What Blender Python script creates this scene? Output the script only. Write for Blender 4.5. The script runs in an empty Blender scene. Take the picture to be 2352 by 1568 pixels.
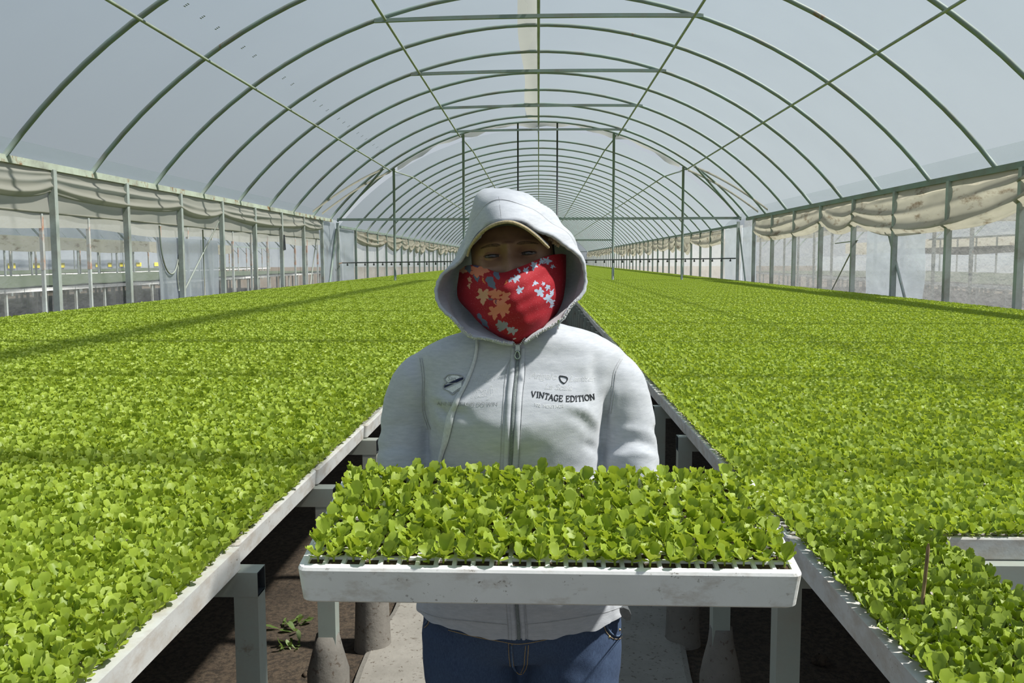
import bpy, bmesh, math, random
import numpy as np
from mathutils import Vector, Matrix, Euler
from mathutils.bvhtree import BVHTree

# ------------------------------------------------------------------ camera, sky, sun, exposure
SC = bpy.context.scene
COL = SC.collection
CAM_H = 1.42            # the camera's height above the path
FPX = 2050.0            # focal length in pixels of the 2352 px wide frame
_fy = np.array([(1237.0 - 1176.0) / FPX, -(597.0 - 784.0) / FPX, 1.0]); _fy /= np.linalg.norm(_fy)
_rx = np.cross([0.0, 1.0, 0.0], _fy); _rx /= np.linalg.norm(_rx)
_up = np.cross(_fy, _rx)
CAMR = np.stack([_rx, _fy, _up], 1)          # world -> camera (x right, y up, z forward)

cam_data = bpy.data.cameras.new('camera')
cam_data.sensor_fit = 'HORIZONTAL'
cam_data.sensor_width = 36.0
cam_data.lens = 36.0 * FPX / 2352.0
cam_data.clip_start = 0.05
cam_data.clip_end = 600.0
cam = bpy.data.objects.new('camera', cam_data)
COL.objects.link(cam)
_B = np.diag([1.0, 1.0, -1.0]) @ CAMR
cam.matrix_world = Matrix.Translation((0, 0, CAM_H)) @ Matrix(_B.T.tolist()).to_4x4()
SC.camera = cam

world = bpy.data.worlds.new('sky')
SC.world = world
world.use_nodes = True
_nt = world.node_tree
_bg = _nt.nodes['Background']
_tc = _nt.nodes.new('ShaderNodeTexCoord')
_sx = _nt.nodes.new('ShaderNodeSeparateXYZ')
_rp = _nt.nodes.new('ShaderNodeValToRGB')
_nt.links.new(_tc.outputs['Generated'], _sx.inputs[0])
_nt.links.new(_sx.outputs['Z'], _rp.inputs[0])
_nt.links.new(_rp.outputs[0], _bg.inputs['Color'])
_rp.color_ramp.elements[0].position = 0.0
_rp.color_ramp.elements[0].color = (0.86, 0.92, 0.97, 1)
_rp.color_ramp.elements[1].position = 0.8
_rp.color_ramp.elements[1].color = (0.50, 0.72, 1.0, 1)
_bg.inputs['Strength'].default_value = 0.56

sun_data = bpy.data.lights.new('sun', 'SUN')
sun_data.energy = 10.6
sun_data.angle = math.radians(2.6)
sun_data.color = (1.0, 0.95, 0.86)
sun = bpy.data.objects.new('sun', sun_data)
COL.objects.link(sun)
SUN_TO = Vector((0.70, -0.12, 1.0)).normalized()      # direction towards the sun
sun.rotation_euler = SUN_TO.to_track_quat('Z', 'Y').to_euler()
sun.location = (20, 5, 30)

SC.view_settings.view_transform = 'Standard'
SC.view_settings.look = 'None'
SC.view_settings.gamma = 1.0
SC.view_settings.use_curve_mapping = False
SC.view_settings.exposure = 0.15
SC.cycles.max_bounces = 8
SC.cycles.diffuse_bounces = 4
SC.cycles.glossy_bounces = 2
SC.cycles.transmission_bounces = 4
SC.cycles.transparent_max_bounces = 16
SC.cycles.sample_clamp_indirect = 8.0
SC.cycles.caustics_reflective = False
SC.cycles.caustics_refractive = False


def P(x, y, Y):
    """World point seen at photo measure (x, y) when it stands Y metres down the aisle."""
    v = np.array([(x - 1176.0) / FPX, -(y - 784.0) / FPX, 1.0]) @ CAMR
    return v * (Y / v[1]) + np.array([0, 0, CAM_H])


# ------------------------------------------------------------------ helpers
class MB:
    """Collects verts / faces / material slots / smooth flags of ONE mesh."""
    def __init__(s):
        s.v = []; s.f = []; s.m = []; s.sm = []

    def add(s, verts, faces, mi=0, smooth=False):
        o = len(s.v)
        s.v.extend([tuple(map(float, p)) for p in verts])
        for f in faces:
            s.f.append(tuple(i + o for i in f)); s.m.append(mi); s.sm.append(smooth)
        return o

    def box(s, x0, x1, y0, y1, z0, z1, mi=0):
        s.add([(x0, y0, z0), (x1, y0, z0), (x1, y1, z0), (x0, y1, z0), (x0, y0, z1), (x1, y0, z1), (x1, y1, z1), (x0, y1, z1)],
              [(0, 3, 2, 1), (4, 5, 6, 7), (0, 1, 5, 4), (1, 2, 6, 5), (2, 3, 7, 6), (3, 0, 4, 7)], mi)

    def grid(s, G, mi=0, smooth=True, closed_u=False, closed_v=False):
        """G[i][j] -> surface; returns first index."""
        G = np.asarray(G, float); nu, nv = G.shape[:2]
        fs = []
        for i in range(nu if closed_u else nu - 1):
            for j in range(nv if closed_v else nv - 1):
                a, b = i * nv + j, ((i + 1) % nu) * nv + j
                c, d = ((i + 1) % nu) * nv + (j + 1) % nv, i * nv + (j + 1) % nv
                fs.append((a, b, c, d))
        return s.add(G.reshape(-1, 3), fs, mi, smooth)

    def tube(s, pts, r, n=8, mi=0, caps=True, smooth=True, up=None, flat=None):
        """Round (or, with n=4, square) tube along a polyline, r a number or one per point."""
        pts = [np.asarray(p, float) for p in pts]
        k = len(pts)
        rr = [r] * k if np.isscalar(r) else list(r)
        ring = []
        prev = None
        for i, p in enumerate(pts):
            t = pts[min(i + 1, k - 1)] - pts[max(i - 1, 0)]
            t = t / (np.linalg.norm(t) + 1e-12)
            if prev is None:
                a = np.array(up if up is not None else ((0, 0, 1) if abs(t[2]) < 0.9 else (1, 0, 0)), float)
            else:
                a = prev
            a = a - t * np.dot(a, t); a /= np.linalg.norm(a) + 1e-12
            prev = a
            b = np.cross(t, a)
            ph = math.pi / n if n == 4 else 0.0
            q = math.sqrt(2) if n == 4 else 1.0
            fl = 1.0 if flat is None else flat
            ring.append([p + q * rr[i] * (math.cos(2 * math.pi * j / n + ph) * a * fl + math.sin(2 * math.pi * j / n + ph) * b) for j in range(n)])
        o = s.grid(ring, mi, smooth and n > 4, closed_v=True)
        if caps:
            m = len(s.v) - k * n
            s.f.append(tuple(m + j for j in range(n))[::-1]); s.m.append(mi); s.sm.append(False)
            s.f.append(tuple(m + (k - 1) * n + j for j in range(n))); s.m.append(mi); s.sm.append(False)
        return o

    def lathe(s, prof, cx=0, cy=0, n=16, mi=0, smooth=True):
        G = [[(cx + r * math.cos(2 * math.pi * j / n), cy + r * math.sin(2 * math.pi * j / n), z) for j in range(n)] for r, z in prof]
        s.grid(G, mi, smooth, closed_v=True)

    def mesh(s, name, mats):
        me = bpy.data.meshes.new(name)
        me.from_pydata(s.v, [], s.f)
        for m in (mats if isinstance(mats, (list, tuple)) else [mats]):
            me.materials.append(m)
        me.polygons.foreach_set('material_index', s.m)
        me.polygons.foreach_set('use_smooth', s.sm)
        me.update()
        return me

    def build(s, name, mats, parent=None, **kw):
        return link(name, s.mesh(name, mats), parent, **kw)


def link(name, me, parent=None, loc=None, label=None, cat=None, group=None, kind=None):
    o = bpy.data.objects.new(name, me)
    COL.objects.link(o)
    if parent is not None:
        o.parent = parent
    if loc is not None:
        o.location = loc
    tag(o, label, cat, group, kind)
    return o


def tag(o, label=None, cat=None, group=None, kind=None):
    if label: o['label'] = label
    if cat: o['category'] = cat
    if group: o['group'] = group
    if kind: o['kind'] = kind
    return o


def thing(name, loc, label, cat, group=None):
    return link(name, None, None, loc, label, cat, group)


def part(mb, name, mats, root, **kw):
    """A part built in world coordinates and parented to a root that only has a location."""
    off = np.array(root.matrix_world.translation if root.parent else root.location, float)
    mb.v = [tuple(np.array(p) - off) for p in mb.v]
    return mb.build(name, mats, root, **kw)


def catmull(pts, n):
    """Resample a polyline of any dimension with a Catmull-Rom spline to n points, even in arc length."""
    p = np.asarray(pts, float)
    q = np.vstack([2 * p[0] - p[1], p, 2 * p[-1] - p[-2]])
    out = []
    for i in range(len(p) - 1):
        a, b, c, d = q[i:i + 4]
        for t in np.linspace(0, 1, 24, endpoint=(i == len(p) - 2)):
            out.append(0.5 * ((2 * b) + (c - a) * t + (2 * a - 5 * b + 4 * c - d) * t * t + (3 * b - a - 3 * c + d) * t ** 3))
    out = np.array(out)
    L = np.r_[0, np.cumsum(np.linalg.norm(np.diff(out, axis=0), axis=1))]
    s = np.linspace(0, L[-1], n)
    return np.stack([np.interp(s, L, out[:, k]) for k in range(out.shape[1])], 1)


def interp_rows(rows, u):
    """rows: list of tuples; column 0 is the parameter. Smooth (cosine-free, Catmull in parameter) lookup."""
    R_ = np.asarray(rows, float)
    x = R_[:, 0]
    u = np.clip(u, x[0], x[-1])
    i = int(np.clip(np.searchsorted(x, u) - 1, 0, len(x) - 2))
    t = (u - x[i]) / (x[i + 1] - x[i])
    def tang(k):
        if k == 0: return (R_[1, 1:] - R_[0, 1:]) / (x[1] - x[0])
        if k == len(x) - 1: return (R_[-1, 1:] - R_[-2, 1:]) / (x[-1] - x[-2])
        return (R_[k + 1, 1:] - R_[k - 1, 1:]) / (x[k + 1] - x[k - 1])
    h = x[i + 1] - x[i]
    return ((2 * t ** 3 - 3 * t ** 2 + 1) * R_[i, 1:] + (t ** 3 - 2 * t ** 2 + t) * h * tang(i)
            + (-2 * t ** 3 + 3 * t ** 2) * R_[i + 1, 1:] + (t ** 3 - t ** 2) * h * tang(i + 1))


def vnoise(p, seed=0):
    """Cheap smooth pseudo noise in [-1, 1] for an (n, 3) array."""
    r = np.random.RandomState(seed)
    out = np.zeros(len(p))
    for k in range(6):
        d = r.normal(size=3); d /= np.linalg.norm(d)
        out += np.sin(p @ d * (0.7 + 0.25 * k) * 6.28 + r.uniform(0, 6.28))
    return out / 3.0


ORD = ['zeroth', 'first', 'second', 'third', 'fourth', 'fifth', 'sixth', 'seventh', 'eighth', 'ninth', 'tenth', 'eleventh', 'twelfth',
       'thirteenth', 'fourteenth', 'fifteenth', 'sixteenth', 'seventeenth', 'eighteenth', 'nineteenth', 'twentieth']
_TENS = {20: 'twenty', 30: 'thirty', 40: 'forty', 50: 'fifty', 60: 'sixty'}
def ordinal(n):
    if n <= 20: return ORD[n]
    t, u = n // 10 * 10, n % 10
    return _TENS[t] + '-' + ORD[u] if u else {30: 'thirtieth', 40: 'fortieth', 50: 'fiftieth', 60: 'sixtieth'}[t]


# ------------------------------------------------------------------ materials
def new_mat(name):
    m = bpy.data.materials.new(name); m.use_nodes = True
    nt = m.node_tree
    return m, nt, nt.nodes['Principled BSDF'], nt.nodes['Material Output']


def N(nt, t, **kw):
    n = nt.nodes.new(t)
    for k, v in kw.items():
        if hasattr(n, k): setattr(n, k, v)
        else: n.inputs[k.replace('_', ' ')].default_value = v
    return n


def coords(nt, which='Object', scale=None):
    t = N(nt, 'ShaderNodeTexCoord')
    if scale is None: return t.outputs[which]
    mp = N(nt, 'ShaderNodeMapping'); mp.inputs['Scale'].default_value = scale
    nt.links.new(t.outputs[which], mp.inputs[0])
    return mp.outputs[0]


def noise(nt, co, scale, detail=4, rough=0.6):
    n = N(nt, 'ShaderNodeTexNoise'); n.inputs['Scale'].default_value = scale
    n.inputs['Detail'].default_value = detail; n.inputs['Roughness'].default_value = rough
    nt.links.new(co, n.inputs['Vector'])
    return n.outputs[0]


def ramp(nt, fac, stops, interp='LINEAR'):
    r = N(nt, 'ShaderNodeValToRGB'); cr = r.color_ramp; cr.interpolation = interp
    while len(cr.elements) < len(stops): cr.elements.new(0.5)
    for e, (p, c) in zip(cr.elements, stops):
        e.position = p; e.color = (*c, 1) if len(c) == 3 else c
    nt.links.new(fac, r.inputs[0])
    return r.outputs[0]


def mixc(nt, fac, a, b, mode='MIX'):
    m = N(nt, 'ShaderNodeMix', data_type='RGBA', blend_type=mode)
    for sck, val in ((m.inputs[0], fac), (m.inputs[6], a), (m.inputs[7], b)):
        if hasattr(val, 'links') or isinstance(val, bpy.types.NodeSocket): nt.links.new(val, sck)
        else: sck.default_value = (*val, 1) if isinstance(val, tuple) and len(val) == 3 else val
    return m.outputs[2]


def bump(nt, bs, h, strength=0.3, dist=0.01):
    b = N(nt, 'ShaderNodeBump'); b.inputs['Strength'].default_value = strength; b.inputs['Distance'].default_value = dist
    nt.links.new(h, b.inputs['Height']); nt.links.new(b.outputs[0], bs.inputs['Normal'])


def simple(name, col, rough=0.6, var=0.15, scale=20, metal=0.0, bmp=0.0, bscale=None, bdist=0.004):
    m, nt, bs, out = new_mat(name)
    bs.inputs['Roughness'].default_value = rough; bs.inputs['Metallic'].default_value = metal
    co = coords(nt)
    n = noise(nt, co, scale)
    lo = tuple(c * (1 - var) for c in col); hi = tuple(min(1, c * (1 + var)) for c in col)
    nt.links.new(ramp(nt, n, [(0.3, lo), (0.7, hi)]), bs.inputs['Base Color'])
    if bmp: bump(nt, bs, noise(nt, co, bscale or scale * 3), bmp, bdist)
    return m


def rusty(name, col, rust=(0.17, 0.08, 0.035), amount=0.35, dirt=(0.16, 0.15, 0.13), rough=0.55):
    m, nt, bs, out = new_mat(name)
    bs.inputs['Roughness'].default_value = rough
    co = coords(nt)
    base = ramp(nt, noise(nt, co, 6), [(0.3, tuple(c * 0.85 for c in col)), (0.7, tuple(c * 1.12 for c in col))])
    d = mixc(nt, ramp(nt, noise(nt, co, 3, 6, 0.7), [(0.42, (0, 0, 0)), (0.66, (0.75,) * 3)]), base, dirt)
    r = mixc(nt, ramp(nt, noise(nt, co, 2.2, 8, 0.75), [(0.66 - amount * 0.3, (0, 0, 0)), (0.72 - amount * 0.25, (1,) * 3)]), d, rust)
    nt.links.new(r, bs.inputs['Base Color'])
    return m


def film(name, scatter, col, trans=(0.95, 0.97, 0.98), wrinkle=0.0, wscale=3.0, split=0.55, stains=None, gloss=0.06):
    """Polythene: part of the light goes straight through, part is scattered forwards and back."""
    m, nt, bs, out = new_mat(name)
    nt.nodes.remove(bs)
    co = coords(nt)
    tr = N(nt, 'ShaderNodeBsdfTransparent'); tr.inputs[0].default_value = (*trans, 1)
    df = N(nt, 'ShaderNodeBsdfDiffuse'); tl = N(nt, 'ShaderNodeBsdfTranslucent')
    c = ramp(nt, noise(nt, co, 0.8, 5), [(0.3, tuple(x * 0.95 for x in col)), (0.7, tuple(min(1, x * 1.04) for x in col))])
    if stains:
        c = mixc(nt, ramp(nt, noise(nt, coords(nt, 'Object', (1, 0.6, 2.2)), 2.4, 8, 0.72), [(0.54, (0, 0, 0)), (0.66, (0.8,) * 3)]), c, stains)
    nt.links.new(c, df.inputs[0]); nt.links.new(c, tl.inputs[0])
    a = N(nt, 'ShaderNodeMixShader'); a.inputs[0].default_value = split
    nt.links.new(df.outputs[0], a.inputs[1]); nt.links.new(tl.outputs[0], a.inputs[2])
    b = N(nt, 'ShaderNodeMixShader'); b.inputs[0].default_value = scatter
    nt.links.new(tr.outputs[0], b.inputs[1]); nt.links.new(a.outputs[0], b.inputs[2])
    g = N(nt, 'ShaderNodeBsdfGlossy'); g.inputs['Roughness'].default_value = 0.25
    h = N(nt, 'ShaderNodeMixShader'); h.inputs[0].default_value = gloss
    nt.links.new(b.outputs[0], h.inputs[1]); nt.links.new(g.outputs[0], h.inputs[2])
    if wrinkle:
        bp = N(nt, 'ShaderNodeBump'); bp.inputs['Strength'].default_value = wrinkle; bp.inputs['Distance'].default_value = 0.05
        nt.links.new(noise(nt, coords(nt, 'Object', (1, 1.0, 1.6)), wscale, 6, 0.6), bp.inputs['Height'])
        for s in (df, tl, g): nt.links.new(bp.outputs[0], s.inputs['Normal'])
        w = N(nt, 'ShaderNodeMath', operation='MULTIPLY_ADD'); w.inputs[1].default_value = 0.5; w.inputs[2].default_value = scatter - 0.25
        nt.links.new(noise(nt, coords(nt, 'Object', (1, 0.8, 1.8)), wscale * 0.8, 6, 0.65), w.inputs[0])
        nt.links.new(w.outputs[0], b.inputs[0])
    nt.links.new(h.outputs[0], out.inputs[0])
    return m


M = {}
M['steel'] = rusty('green_painted_steel', (0.20, 0.27, 0.245), amount=0.05)
M['steel_pale'] = rusty('pale_green_painted_steel', (0.46, 0.52, 0.44), amount=0.42, rust=(0.22, 0.11, 0.04))
M['post'] = rusty('wall_post_steel', (0.36, 0.41, 0.40), amount=0.12, rust=(0.26, 0.16, 0.09))
M['purlin'] = rusty('purlin_steel', (0.30, 0.36, 0.28), amount=0.05)
M['bench_steel'] = rusty('bench_steel', (0.30, 0.345, 0.315), amount=0.12, rust=(0.16, 0.115, 0.08), dirt=(0.24, 0.215, 0.18))
M['dark_pipe'] = simple('dark_pipe', (0.03, 0.035, 0.04), 0.5)
M['roof_film'] = film('roof_polythene', 0.42, (0.245, 0.282, 0.308), gloss=0.02)
M['clear_film'] = film('wall_polythene', 0.24, (0.62, 0.64, 0.66), wrinkle=0.6, wscale=3.0, split=0.5)
M['hazy_film'] = film('hazy_wall_polythene', 0.46, (0.42, 0.425, 0.43), wrinkle=0.9, wscale=4.5, split=0.5)
M['white_film'] = film('white_sheet_polythene', 0.85, (0.52, 0.57, 0.63), wrinkle=0.3, wscale=1.6, split=0.6)
M['curtain'] = film('cream_curtain_cloth', 0.96, (0.44, 0.42, 0.345), split=0.55, stains=(0.13, 0.085, 0.04), gloss=0.0)
M['curtain_clean'] = film('grey_curtain_cloth', 0.95, (0.46, 0.46, 0.41), split=0.55, gloss=0.0)
M['flap'] = film('ridge_flap_cloth', 0.8, (0.42, 0.41, 0.36), split=0.6, gloss=0.0)


def foam_mat(name, lo, hi, dirt):
    m, nt, bs, out = new_mat(name)
    bs.inputs['Roughness'].default_value = 0.75
    co = coords(nt)
    c = ramp(nt, noise(nt, co, 9, 4), [(0.3, lo), (0.7, hi)])
    geo = N(nt, 'ShaderNodeNewGeometry'); sp = N(nt, 'ShaderNodeSeparateXYZ'); nt.links.new(geo.outputs['Normal'], sp.inputs[0])
    sm = ramp(nt, noise(nt, coords(nt, 'Object', (1, 1, 2.0)), 11, 8, 0.7), [(0.60 - 0.12 * dirt, (0, 0, 0)), (0.72 - 0.08 * dirt, (0.6,) * 3)])
    c = mixc(nt, sm, c, (0.38, 0.32, 0.26))
    sp2 = ramp(nt, noise(nt, co, 90, 3, 0.7), [(0.645, (0, 0, 0)), (0.68, (0.9,) * 3)])
    patch = ramp(nt, noise(nt, co, 7, 3), [(0.42, (0, 0, 0)), (0.6, (1,) * 3)])
    c = mixc(nt, mixc(nt, 1.0, sp2, patch, 'MULTIPLY'), c, (0.10, 0.075, 0.05))
    nt.links.new(c, bs.inputs['Base Color'])
    bump(nt, bs, noise(nt, co, 120, 3), 0.15, 0.002)
    return m
M['foam'] = foam_mat('white_foam', (0.68, 0.69, 0.69), (0.78, 0.79, 0.80), 0.7)
M['used_foam'] = foam_mat('used_white_foam', (0.50, 0.505, 0.50), (0.60, 0.605, 0.60), 1.3)
M['potting'] = simple('potting_soil', (0.055, 0.036, 0.022), 0.95, 0.5, 150, bmp=0.8, bscale=260, bdist=0.004)


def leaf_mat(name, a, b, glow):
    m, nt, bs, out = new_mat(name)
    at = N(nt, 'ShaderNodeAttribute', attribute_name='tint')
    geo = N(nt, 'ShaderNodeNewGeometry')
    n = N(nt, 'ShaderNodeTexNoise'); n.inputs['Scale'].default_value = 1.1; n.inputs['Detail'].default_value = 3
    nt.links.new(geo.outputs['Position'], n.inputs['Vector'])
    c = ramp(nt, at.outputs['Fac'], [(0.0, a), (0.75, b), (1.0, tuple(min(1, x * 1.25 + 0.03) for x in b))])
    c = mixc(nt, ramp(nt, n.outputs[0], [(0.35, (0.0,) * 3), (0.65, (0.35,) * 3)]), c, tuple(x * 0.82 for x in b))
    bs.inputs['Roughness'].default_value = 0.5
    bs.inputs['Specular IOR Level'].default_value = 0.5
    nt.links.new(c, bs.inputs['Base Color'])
    tl = N(nt, 'ShaderNodeBsdfTranslucent')
    c2 = mixc(nt, 1.0, c, glow, 'MULTIPLY')
    nt.links.new(c2, tl.inputs[0])
    mx = N(nt, 'ShaderNodeMixShader'); mx.inputs[0].default_value = 0.42
    nt.links.new(bs.outputs[0], mx.inputs[1]); nt.links.new(tl.outputs[0], mx.inputs[2])
    nt.links.new(mx.outputs[0], out.inputs[0])
    return m
M['leaf'] = leaf_mat('lettuce_leaf', (0.200, 0.310, 0.021), (0.375, 0.490, 0.056), (1.08, 1.0, 0.70))


def soil_mat():
    m, nt, bs, out = new_mat('bare_soil')
    bs.inputs['Roughness'].default_value = 0.95
    co = coords(nt)
    a = ramp(nt, noise(nt, co, 2.2, 8, 0.7), [(0.3, (0.070, 0.050, 0.034)), (0.55, (0.125, 0.09, 0.06)), (0.75, (0.17, 0.13, 0.09))])
    cr = noise(nt, co, 48, 7, 0.75)
    a = mixc(nt, ramp(nt, cr, [(0.42, (0.85,) * 3), (0.56, (0.0,) * 3)]), a, (0.035, 0.026, 0.019))
    a = mixc(nt, ramp(nt, noise(nt, co, 85, 4, 0.7), [(0.64, (0, 0, 0)), (0.72, (0.6,) * 3)]), a, (0.26, 0.21, 0.16))
    nt.links.new(a, bs.inputs['Base Color'])
    h = mixc(nt, 0.6, noise(nt, co, 14, 8, 0.7), cr)
    bump(nt, bs, h, 1.0, 0.03)
    return m
M['soil'] = soil_mat()


def concrete_mat(name, lo, hi, specks=True):
    m, nt, bs, out = new_mat(name)
    bs.inputs['Roughness'].default_value = 0.9
    co = coords(nt)
    c = ramp(nt, noise(nt, co, 5, 8, 0.7), [(0.3, lo), (0.7, hi)])
    if specks:
        c = mixc(nt, ramp(nt, noise(nt, co, 60, 4, 0.6), [(0.60, (0, 0, 0)), (0.66, (0.8,) * 3)]), c, (0.07, 0.05, 0.035))
    nt.links.new(c, bs.inputs['Base Color'])
    bump(nt, bs, noise(nt, co, 40, 6), 0.4, 0.006)
    return m
M['concrete'] = concrete_mat('path_concrete', (0.19, 0.178, 0.158), (0.27, 0.255, 0.23))
M['pier'] = concrete_mat('pier_concrete', (0.12, 0.112, 0.10), (0.21, 0.195, 0.175))

# ------------------------------------------------------------------ the greenhouse: ground, path, frame, film
XL, XR = -5.68, 5.64                 # the two side walls
EAVE, RIDGE = 2.52, 5.25
Y_FRAME = 25.25                      # the open frame between the two houses
SP = 1.856                           # bay spacing
ARCH0 = 9.45
XC, HALF = 0.5 * (XL + XR), 0.5 * (XR - XL)


def struct(mb, name, mats, label=None):
    return mb.build(name, mats, kind='structure', label=label, cat='greenhouse frame' if label else None)


def arc_z(x, eave=EAVE, ridge=RIDGE):
    rise = ridge - eave
    R_ = (HALF ** 2 + rise ** 2) / (2 * rise)
    return ridge - R_ + math.sqrt(max(R_ ** 2 - (x - XC) ** 2, 0))


def arc_pts(y, eave=EAVE, ridge=RIDGE, n=48, out=0.0, x0=XL, x1=XR):
    rise = ridge - eave
    R_ = (HALF ** 2 + rise ** 2) / (2 * rise)
    th = math.asin(HALF / R_)
    return [(XC + (R_ + out) * math.sin(a), y, ridge - R_ + (R_ + out) * math.cos(a)) for a in np.linspace(-th, th, n)]


# ground, one gently lumpy sheet of soil
g = MB()
xs = np.r_[-120, -60, -30, np.linspace(-9, 9, 90), 30, 60, 120]
ys = np.r_[-30, -10, np.linspace(-2, 14, 110), 20, 30, 60, 120, 200]
GX, GY = np.meshgrid(xs, ys, indexing='ij')
rr = np.random.RandomState(4)
GZ = -0.012 + 0.012 * vnoise(np.stack([GX, GY, GX * 0], -1).reshape(-1, 3) * 0.9, 3).reshape(GX.shape) + rr.uniform(-0.006, 0.006, GX.shape)
GZ = np.where((np.abs(GX) < 9) & (GY > -2) & (GY < 14), GZ, -0.012)
g.grid(np.stack([GX, GY, GZ], -1)[:, ::-1])
struct(g, 'ground', M['soil'])

# concrete path down the aisle
p = MB()
ny = 160
yy = np.linspace(-3, 104, 40)
yy = np.r_[np.linspace(-3, 9, 90), np.linspace(9.5, 104, 60)]
rows = []
for i, y in enumerate(yy):
    xl = -0.615 + 0.02 * math.sin(y * 2.1) + 0.012 * math.sin(y * 7.3 + 1)
    xr = 0.515 + 0.018 * math.sin(y * 1.7 + 2) + 0.012 * math.sin(y * 6.1)
    rows.append([(xl - 0.015, y, -0.06), (xl, y, 0.012), (xl + 0.02, y, 0.02), (-0.05, y, 0.022), (xr - 0.02, y, 0.02), (xr, y, 0.012), (xr + 0.015, y, -0.06)])
p.grid([r[::-1] for r in rows], smooth=False)
struct(p, 'path', M['concrete'])

# roof film of the two houses, one curved sheet each, slightly slack between the arches
def roof_sheet(name, y0, y1, eave, ridge, step=0.46):
    s_ = MB()
    ys_ = np.arange(y0, y1 + step * 0.5, step)
    G = []
    for y in ys_:
        sag = 0.012 * math.sin((y - ARCH0) / SP * 2 * math.pi - math.pi / 2) - 0.012
        pts = np.array(arc_pts(y, eave, ridge, 40, 0.05 + sag))
        pts[:, 2] += 0.006 * vnoise(pts * np.array([0.8, 0.8, 0.8]), 11)
        G.append(pts)
    s_.grid(G)
    return struct(s_, name, M['roof_film'])
near_film = roof_sheet('ceiling_film_near', -9.0, 25.3, EAVE, RIDGE)
# faded stamp marks printed along the film on the shaded slope
M['stamp'] = simple('faded_film_stamp', (0.16, 0.185, 0.21), 0.8, 0.3, 60)
s_ = MB()
for k in range(-6, 28):
    y = 9.886 + 0.477 * k
    if k in (6, 10): continue
    for q, dx in enumerate((-0.028, 0.0, 0.028)):
        x = -3.83 - 0.003 * k + dx * 0.7
        z = arc_z(x) + 0.022
        s_.add([(x - 0.006, y - 0.02, z), (x + 0.006, y - 0.02, z + 0.004), (x + 0.010, y + 0.025, z + 0.005), (x - 0.002, y + 0.025, z)], [(0, 1, 2, 3)])
s_.build('film_stamp', M['stamp'], near_film, kind='stuff')
E2, R2 = 2.38, 5.05
roof_sheet('ceiling_film_far', 25.6, 105.0, E2, R2, 0.93)

# arches: each one is an object of its own
def arch(y, eave, ridge, r, k, label):
    a_ = MB()
    a_.tube(arc_pts(y, eave, ridge, 40, 0.0), r, 8)
    struct(a_, 'roof_arch', M['steel'], label)
for k in range(-8, 9):
    y = ARCH0 + SP * k
    arch(y, EAVE, RIDGE, 0.032, k, 'green steel roof arch in the near house, %s from its front end' % ordinal(k + 9))
far_arch = [27.65 + SP * k for k in range(42)]
for k, y in enumerate(far_arch):
    arch(y, E2, R2, 0.030, k, 'green steel roof arch in the house beyond, %s from the open frame' % ordinal(k + 1))

# crossbars tying every second arch, just under the upper purlins
for i, k in enumerate((-6, -4, -2, 0, 2, 4, 6, 8)):
    b_ = MB(); y = ARCH0 + SP * k
    xs_ = np.linspace(-2.36, 2.34, 9)
    b_.tube([(x, y - 0.03, 4.86 + 0.03 * (1 - (x / 2.35) ** 2) + 0.012 * x / 2.35) for x in xs_], 0.026, 4)
    struct(b_, 'crossbar', M['steel'], 'green crossbar under the roof, %s from the front end' % ordinal(i + 1))

# purlins
def purlin(pts, r, label, m='purlin'):
    b_ = MB(); b_.tube(pts, r, 6); struct(b_, 'purlin', M[m], label)
yy = np.arange(-7, 25.3, 1.856)
for x, z, lab in ((-4.13, arc_z(-4.13) - 0.055, 'low purlin on the shaded roof slope'), (4.10, arc_z(4.10) - 0.055, 'low purlin on the sunny roof slope'),
                  (-2.2, arc_z(-2.2) - 0.055, 'upper purlin on the shaded roof slope'), (2.2, arc_z(2.2) - 0.055, 'upper purlin on the sunny roof slope'),
                  (0.0, arc_z(0) - 0.05, 'ridge purlin along the top of the near house')):
    purlin([(x, y, z) for y in yy] + [(x, 25.25, z)], 0.020 if x else 0.028, lab)
for x, lab in ((-4.1, 'low purlin of the house beyond, shaded slope'), (4.08, 'low purlin of the house beyond, sunny slope'), (-2.15, 'upper purlin of the house beyond, shaded slope'),
               (2.15, 'upper purlin of the house beyond, sunny slope'), (0.0, 'ridge purlin of the house beyond')):
    z1 = arc_z(x, E2, R2) - 0.05
    z0 = arc_z(x) - 0.055
    x2 = x * 0.93
    z1b = arc_z(x2, E2, R2) - 0.05
    purlin([(x, 25.25, z0), (x * 0.985, 25.9, z0 * 0.6 + z1b * 0.4), (x2, 27.65, z1b)] + [(x2, y, z1b) for y in np.arange(30, 105, 5)], 0.020, lab)

# eave rails
def rail(pts, hw, label, m):
    b_ = MB(); b_.tube(pts, hw, 4); struct(b_, 'eave_rail', m, label)
rail([(XL, y, EAVE - 0.01) for y in np.arange(-7, 25.3, 0.9)], 0.040, 'pale rust-flecked eave rail on the shaded side', M['steel_pale'])
rail([(XR, y, EAVE - 0.01) for y in np.arange(-7, 25.3, 0.9)], 0.040, 'green eave rail on the sunny side', M['steel'])
rail([(XL, y, E2) for y in np.arange(25.6, 105, 4)], 0.035, 'eave rail of the house beyond, shaded side', M['steel'])
rail([(XR, y, E2) for y in np.arange(25.6, 105, 4)], 0.035, 'eave rail of the house beyond, sunny side', M['steel'])

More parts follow.
